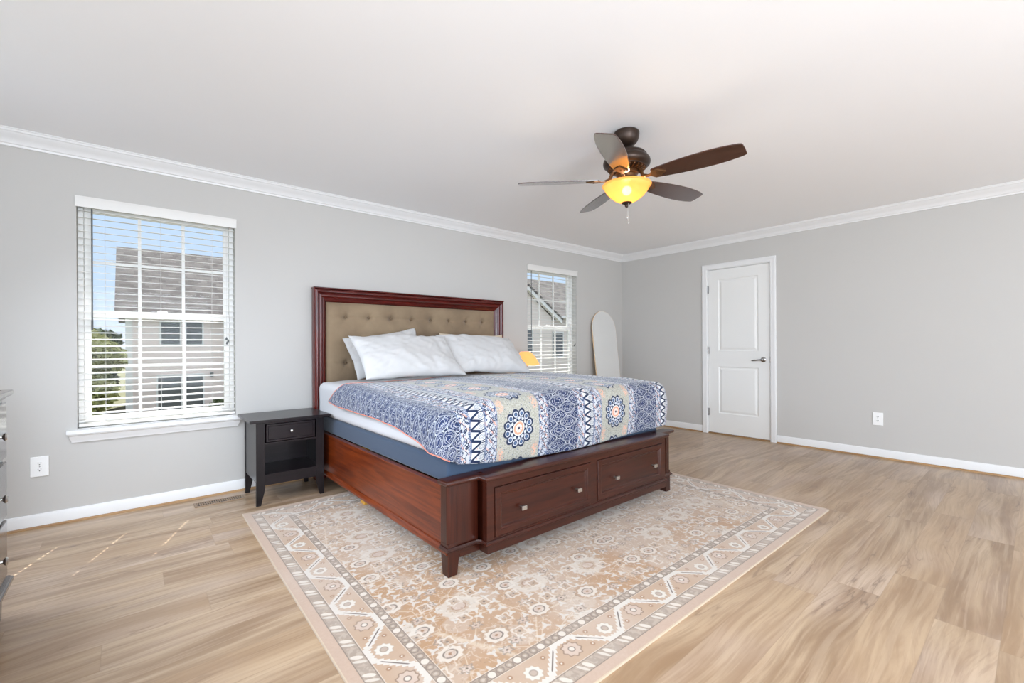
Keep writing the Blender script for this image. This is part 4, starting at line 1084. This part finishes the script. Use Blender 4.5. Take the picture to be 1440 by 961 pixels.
for z0, z1 in ((.668, .895), (.425, .650), (.180, .407)):
    for y0, y1 in ((.02, DL/2-.012), (DL/2+.002, DL-.02)):
        mb = MB(); rows_ = [[(DD-.001, y0, z0), (DD-.001, y1, z0), (DD-.001, y1, z1), (DD-.001, y0, z1)]]
        for off, dx in ((0, .010), (.003, .013)): rows_.append([(DD+dx, y0+off, z0+off), (DD+dx, y1-off, z0+off), (DD+dx, y1-off, z1-off), (DD+dx, y0+off, z1-off)])
        vs = [p for r in rows_ for p in r]; fs = []
        for j in range(len(rows_)-1):
            for i in range(4): fs.append((j*4+i, j*4+(i+1) % 4, (j+1)*4+(i+1) % 4, (j+1)*4+i))
        fs.append(tuple((len(rows_)-1)*4+i for i in range(4)))
        dw = mb.add(vs, fs).build('drawer', M['dress_y'], dz)
        for ky in (y0+.15, y1-.15):
            k = MB().lathe([(.006, 0), (.006, .012), (.014, .018), (.016, .024), (.011, .030), (0, .031)], 18, cap=False)
            k.v = [(DD+.013 + z*.8, ky + x, (z0+z1)/2 - .01 + y) for x, y, z in k.v]; k.build('knob', M['nickel'], dw, smooth=True)

# ------------------------------------------------------------------ ceiling fan (lit)
FX, FY = 2.343, 1.661
fan = thing('ceiling_fan', 'bronze five-blade ceiling fan with a glowing amber glass bowl', 'ceiling fan', (FX, FY, CH))
Zf = lambda z: z - CH
BR, BL = M['bronze'], M['bronze_l']
MB().lathe([(.072, -.001), (.078, -.008), (.078, -.018), (.075, -.040), (.066, -.062), (.050, -.080), (.030, -.090)], 40).build('canopy', BR, fan, smooth=True)
MB().lathe([(.020, -.088), (.024, -.096), (.013, -.104), (.013, -.128), (.026, -.132), (.026, -.14)], 24).build('downrod', BR, fan, smooth=True)
mh = MB().lathe([(.03, -.128), (.085, -.130), (.112, -.138), (.122, -.150), (.122, -.158), (.128, -.162), (.140, -.178), (.143, -.192), (.140, -.206), (.130, -.216), (.118, -.222), (.118, -.228), (.07, -.236), (.04, -.238)], 56)
mh.build('motor_housing', BR, fan, smooth=True)
vr = MB()
for k in range(24):
    a = 2*PI*k/24; c_, s_ = math.cos(a), math.sin(a)
    q = [(.075, -.012), (.122, -.003)]
    def PT(r, w_, z): return (r*c_ - w_*s_, r*s_ + w_*c_, z)
    vr.hexa([PT(.072, -.004, -.2455), PT(.112, -.004, -.237), PT(.112, .004, -.237), PT(.072, .004, -.2455)], [PT(.072, -.004, -.235), PT(.112, -.004, -.228), PT(.112, .004, -.228), PT(.072, .004, -.235)])
vr.build('vent_ribs', BL, fan)
MB().lathe([(.040, -.236), (.066, -.240), (.070, -.262), (.060, -.270), (.060, -.286), (.084, -.298), (.092, -.322), (.06, -.326)], 40).build('switch_housing', BL, fan, smooth=True)
# glass bowl
bowl = [(.146, -.326), (.149, -.330), (.146, -.335), (.140, -.338), (.137, -.346), (.126, -.366), (.106, -.391), (.076, -.416), (.042, -.434), (.014, -.441),
        (.012, -.437), (.040, -.430), (.073, -.412), (.102, -.388), (.122, -.364), (.133, -.345), (.137, -.336), (.142, -.330)]
def bowl_mat():
    m = bpy.data.materials.new('amber_scavo_glass'); m.use_nodes = True; nt = m.node_tree; nt.nodes.clear()
    o = nt.nodes.new('ShaderNodeOutputMaterial')
    tr = nt.nodes.new('ShaderNodeBsdfTranslucent'); gl = nt.nodes.new('ShaderNodeBsdfGlossy'); df = nt.nodes.new('ShaderNodeBsdfDiffuse'); tp = nt.nodes.new('ShaderNodeBsdfRefraction'); tp.inputs['IOR'].default_value = 1.04; tp.inputs['Roughness'].default_value = .42
    tcn = nt.nodes.new('ShaderNodeTexCoord'); nz = nt.nodes.new('ShaderNodeTexNoise'); nz.inputs['Scale'].default_value = 26; nz.inputs['Detail'].default_value = 4
    nt.links.new(tcn.outputs['Object'], nz.inputs['Vector'])
    rp = nt.nodes.new('ShaderNodeValToRGB'); rp.color_ramp.elements[0].color = (.80, .44, .13, 1); rp.color_ramp.elements[1].color = (.92, .60, .26, 1)
    nt.links.new(nz.outputs[0], rp.inputs[0]); nt.links.new(rp.outputs[0], tr.inputs[0]); nt.links.new(rp.outputs[0], df.inputs[0])
    gl.inputs['Roughness'].default_value = .25; tp.inputs[0].default_value = (1, .90, .70, 1)
    m1 = nt.nodes.new('ShaderNodeMixShader'); m1.inputs[0].default_value = .35; nt.links.new(tr.outputs[0], m1.inputs[1]); nt.links.new(df.outputs[0], m1.inputs[2])
    m2 = nt.nodes.new('ShaderNodeMixShader'); m2.inputs[0].default_value = .04; nt.links.new(m1.outputs[0], m2.inputs[1]); nt.links.new(gl.outputs[0], m2.inputs[2])
    m3 = nt.nodes.new('ShaderNodeMixShader'); m3.inputs[0].default_value = .34; nt.links.new(m2.outputs[0], m3.inputs[1]); nt.links.new(tp.outputs[0], m3.inputs[2])
    # the diffusing glass itself glows when lit
    em = nt.nodes.new('ShaderNodeEmission'); em.inputs[0].default_value = (1, .42, .07, 1); em.inputs[1].default_value = .22
    ad = nt.nodes.new('ShaderNodeAddShader'); nt.links.new(m3.outputs[0], ad.inputs[0]); nt.links.new(em.outputs[0], ad.inputs[1])
    nt.links.new(ad.outputs[0], o.inputs[0]); return m
MB().lathe(bowl + [bowl[0]], 56, cap=False).build('glass_bowl', bowl_mat(), fan, smooth=True)
MB().lathe([(.030, -.434), (.032, -.440), (.022, -.446), (.012, -.452), (.012, -.458), (.007, -.466), (.0, -.468)], 24, cap=False).build('finial', BR, fan, smooth=True)
for cx_, cy_, zz in ((-.012, -.020, -.560), (.010, .004, -.520)):
    ch_ = MB().tube([(cx_, cy_, -.448), (cx_, cy_, zz)], .0012, 6); ch_.lathe([(.002, zz-.012), (.004, zz-.006), (.002, zz)], 8, (cx_, cy_, 0)); ch_.build('pull_chain', M['nickel'], fan)
# blades with irons
ZBL = -.298 + .0
pitch = D_(13)
for k in range(5):
    ang = D_(-81.6 + 72*k)
    out_ = []
    prof_w = [(.170, .040), (.18, .047), (.24, .056), (.32, .065), (.42, .072), (.50, .073), (.57, .069), (.62, .062), (.650, .056), (.664, .050), (.670, .040)]
    poly = [(r, -w_) for r, w_ in prof_w] + [(.672, 0)] + [(r, w_) for r, w_ in prof_w[::-1]] + [(.168, .02), (.168, -.02)]
    mb = MB().prism(poly, 2, -.003, .003)
    R = Matrix.Rotation(ang, 3, 'Z') @ Matrix.Rotation(-pitch, 3, 'X')
    off = Vector((0, 0, -.298))
    bl = mb.build('blade', M['blade'], fan, bevel=.001)
    bl.matrix_local = Matrix.Translation(off) @ R.to_4x4()
    ir = MB()
    ir.prism([(.10, -.012), (.155, -.010), (.175, -.038), (.20, -.040), (.235, -.012), (.25, 0), (.235, .012), (.20, .040), (.175, .038), (.155, .010), (.10, .012)], 2, -.0085, -.0035)
    ir.hexa([(.07, -.014, .050), (.085, -.014, .050), (.085, .014, .050), (.07, .014, .050)], [(.07, -.014, .058), (.085, -.014, .058), (.085, .014, .058), (.07, .014, .058)])
    ir.tube([(.078, 0, .056), (.092, 0, .035), (.105, 0, .005), (.13, 0, -.005)], .011, 8)
    for sy in (-.022, 0, .022): ir.lathe([(.004, -.011), (.004, -.008)], 8, (.20, sy, 0))
    io = ir.build('blade_iron', BL, bl, smooth=True)
fl = bpy.data.lights.new('fan_light', 'POINT'); fl.energy = 3.4; fl.color = (1, .82, .58); fl.shadow_soft_size = .03
flo = bpy.data.objects.new('fan_light', fl); C.objects.link(flo); flo.location = (FX-.02, FY-.015, CH-.372)

# ------------------------------------------------------------------ outside: ground, own eave, houses and trees
struct(MB().box(-60, 90, Y1+WT+.3, 120, -2.9, -2.65).build('ground', M['grassx']), 'lawn between the houses', 'ground')
ev = MB().box(-3, 9, Y1+WT+.002, Y1+WT+.75, 2.58, 2.72); struct(ev.build('eave', M['vinyl']), 'white soffit of this house above the windows', 'eave')

def siding_mat(name, c1):
    m = Mat(name, c1, .7); v, x, y, z = m.coords()
    f_ = Fr(z/.15); dk = tuple(q*.82 for q in c1)
    m.col(Mixc(Lt(f_, .12, .05)*.6 + (Noise(v, 1.5, 3)-.5)*.12, c1, dk)); m.bump(f_, .5, .02); return m.m
def shingle_mat():
    m = Mat('asphalt_shingles', (.3, .3, .3), .95); v, x, y, z = m.coords()
    rw = Fl(z/.14); n_ = Hash(Vec(Fl(x/.3 + rw*.5), rw, 0.0)); l_ = Lt(Fr(z/.14), .14, .05)
    c_ = Mixc(n_*.8 + Noise(v, 6, 3)*.3, srgb(86, 82, 80), srgb(126, 121, 118)); m.col(Mixc(l_*.5, c_, srgb(84, 82, 82))); return m.m
SID = siding_mat('pale_siding', srgb(243, 229, 225)); SID2 = siding_mat('grey_siding', srgb(228, 218, 212)); SHG = shingle_mat()
M['dkglass'] = plain('dark_window_glass', srgb(104, 108, 112), .15, .15, 2)
def house_window(t, x0, x1, z0, z1, y, mull=True, sill=True):
    f_ = frame_rect(MB(), x0-.07, x1+.07, z0-.07, z1+.07, .075, y-.06, y-.002)
    zm = (z0+z1)/2
    if mull: f_.box(x0, x1, y-.05, y-.012, zm-.03, zm+.03)
    o = f_.build('window', M['vinyl'], t); MB().box(x0, x1, y-.03, y-.008, z0, z1).build('pane', M['dkglass'], o); return o
h1 = thing('neighbour_house', 'pale two-storey house with grey roof seen through the left window', 'house', (0, 0, 0))
HYy = 30.0
MB().box(-.10, 13.0, HYy, HYy+9, -2.649, 2.9).build('wall', SID, h1)
MB().box(-.22, .06, HYy-.05, HYy-.002, -2.649, 2.88).build('corner_board', M['vinyl'], h1)
rf = MB(); rf.prism([(HYy-.45, 2.86), (HYy+4.5, 6.95), (HYy+9.45, 2.86), (HYy+9.45, 2.72), (HYy+4.5, 6.80), (HYy-.45, 2.72)], 0, -.62, 13.4).build('roof', SHG, h1)
MB().prism([(HYy, 2.9), (HYy+4.5, 6.78), (HYy+9, 2.9)], 0, -.10, .0).build('gable', SID, h1)
MB().box(-.60, 13.4, HYy-.56, HYy-.452, 2.70, 2.86).build('gutter', M['vinyl'], h1)
for a in ((1.20, 2.01), (2.29, 3.00)): house_window(h1, a[0], a[1], 1.26, 2.44, HYy)
for a in ((5.2, 6.0), (8.2, 9.0)): house_window(h1, a[0], a[1], 1.26, 2.44, HYy)
for a in ((1.07, 2.05), (2.28, 3.02), (5.5, 6.6)): house_window(h1, a[0], a[1], -2.35, -.40, HYy, mull=False)
MB().box(3.35, 3.50, HYy-.16, HYy-.002, -.55, -.30).build('wall_lantern', M['wand'], h1)
h2 = thing('neighbour_house', 'grey-roofed house with white gable trim seen through the far window', 'house', (0, 0, 0))
Y2 = 20.0
MB().box(14.6, 26, Y2, Y2+8, -2.649, 2.9).build('wall', SID2, h2)
MB().prism([(Y2-.4, 2.95), (Y2+3.2, 5.75), (Y2+8.4, 2.95), (Y2+8.4, 2.80), (Y2+3.2, 5.6), (Y2-.4, 2.80)], 0, 14.3, 26.4).build('roof', SHG, h2)
# projecting front gable
g = MB().prism([(14.9, -2.649), (19.0, -2.649), (19.0, 2.75), (16.9, 4.25), (14.9, 2.75)], 1, Y2-1.2, Y2-.002); g.build('gable_wing', SID2, h2)
rk = MB()
for (xa, za, xb, zb_) in ((16.9, 4.45, 19.65, 2.62), (16.9, 4.45, 14.2, 2.62)):
    rk.hexa([(xa, Y2-1.45, za-.22), (xb, Y2-1.45, zb_-.22), (xb, Y2-1.25, zb_-.22), (xa, Y2-1.25, za-.22)], [(xa, Y2-1.45, za), (xb, Y2-1.45, zb_), (xb, Y2-1.25, zb_), (xa, Y2-1.25, za)])
rk.build('rake_board', M['vinyl'], h2)
for (xa, za, xb, zb_) in ((16.9, 4.47, 19.7, 2.60), (16.9, 4.47, 14.15, 2.60)):
    MB().hexa([(xa, Y2-1.5, za), (xb, Y2-1.5, zb_), (xb, Y2+1.2, zb_), (xa, Y2+1.2, za)], [(xa, Y2-1.5, za+.1), (xb, Y2-1.5, zb_+.1), (xb, Y2+1.2, zb_+.1), (xa, Y2+1.2, za+.1)]).build('gable_roof', SHG, h2)
MB().box(19.6, 26.4, Y2-.5, Y2-.402, 2.80, 2.95).build('gutter', M['vinyl'], h2)
house_window(h2, 20.3, 21.2, .4, 1.9, Y2); house_window(h2, 16.2, 17.4, .5, 2.0, Y2-1.2); house_window(h2, 20.3, 21.4, -2.2, -.9, Y2)

# trees: clouds of small leaf faces round a branching trunk
def foliage(n_, rx, ry, rz_, seed, size):
    rnd = random.Random(seed); mb = MB()
    blobs = [(rnd.uniform(-.6, .6)*rx, rnd.uniform(-.6, .6)*ry, rnd.uniform(-.75, .75)*rz_, rnd.uniform(.3, .55)) for _ in range(14)]
    for _ in range(n_):
        bx_, by_, bz_, br = rnd.choice(blobs)
        d = Vector((rnd.gauss(0, 1), rnd.gauss(0, 1), rnd.gauss(0, 1))).normalized()*(rnd.random()**.4)*br
        p = Vector((bx_ + d.x*rx, by_ + d.y*ry, bz_ + d.z*rz_))
        a = Vector((rnd.gauss(0, 1), rnd.gauss(0, 1), rnd.gauss(0, 1))).normalized()*size; b_ = a.cross(Vector((rnd.gauss(0, 1), rnd.gauss(0, 1), rnd.gauss(0, 1)))).normalized()*size*.6
        mb.add([p-a, p+b_*.8, p+a, p-b_*.8], [(0, 1, 2, 3)])
    return mb
LEAF = [plain('leaf_%s' % n_, srgb(*c_), .8, .5, 1.3) for n_, c_ in (('olive', (158, 160, 108)), ('dark', (98, 112, 76)), ('light', (176, 184, 112)))]
def tree(label, x, y, zc, rx, rz_, leaf, n_, size, seed, cat='tree', nm='tree'):
    t = thing(nm, label, cat, (x, y, -2.65)); zr = zc + 2.65
    tr_ = MB().tube([(0, 0, 0), (.05, .02, zr*.5), (0, 0, zr)], [.18*min(1, rx/1.5), .12*min(1, rx/1.5), .05], 8)
    for k in range(5):
        a = k*1.3 + seed; tr_.tube([(0, 0, zr*.5), (math.cos(a)*rx*.5, math.sin(a)*rx*.5, zr + rz_*.3*math.sin(k))], [.07, .02], 6)
    tr_.build('trunk', M['trunk'], t)
    fo = foliage(n_, rx, rx, rz_, seed, size); fo.v = [(a, b_, c_+zr) for a, b_, c_ in fo.v]
    fo.build('foliage', leaf, t, fix=False)
tree('tall olive-green tree beside the pale house, seen at the left of the window', -1.95, 26, .3, 1.95, 1.9, LEAF[0], 11000, .15, 3)
tree('wide dark green tree standing behind the olive-green one', -3.3, 36, -.1, 3.4, 2.5, LEAF[1], 9000, .24, 5)
tree('low light-green shrub in front of the olive-green tree', -1.5, 20, -1.35, 1.1, .75, LEAF[2], 4200, .09, 8, 'shrub', 'shrub')
tree('dark low shrub at the foot of the pale house', 3.6, 28.2, -2.0, .6, .55, LEAF[1], 1500, .07, 12, 'shrub', 'shrub')
tree('distant tree low on the horizon behind the pale house', -6.0, 60, .6, 4.5, 1.8, LEAF[1], 2400, .3, 15)
tree('light green tree beside the grey-roofed house, seen low in the far window', 12.6, 17.5, -1.2, 1.2, 1.1, LEAF[2], 2600, .12, 18)
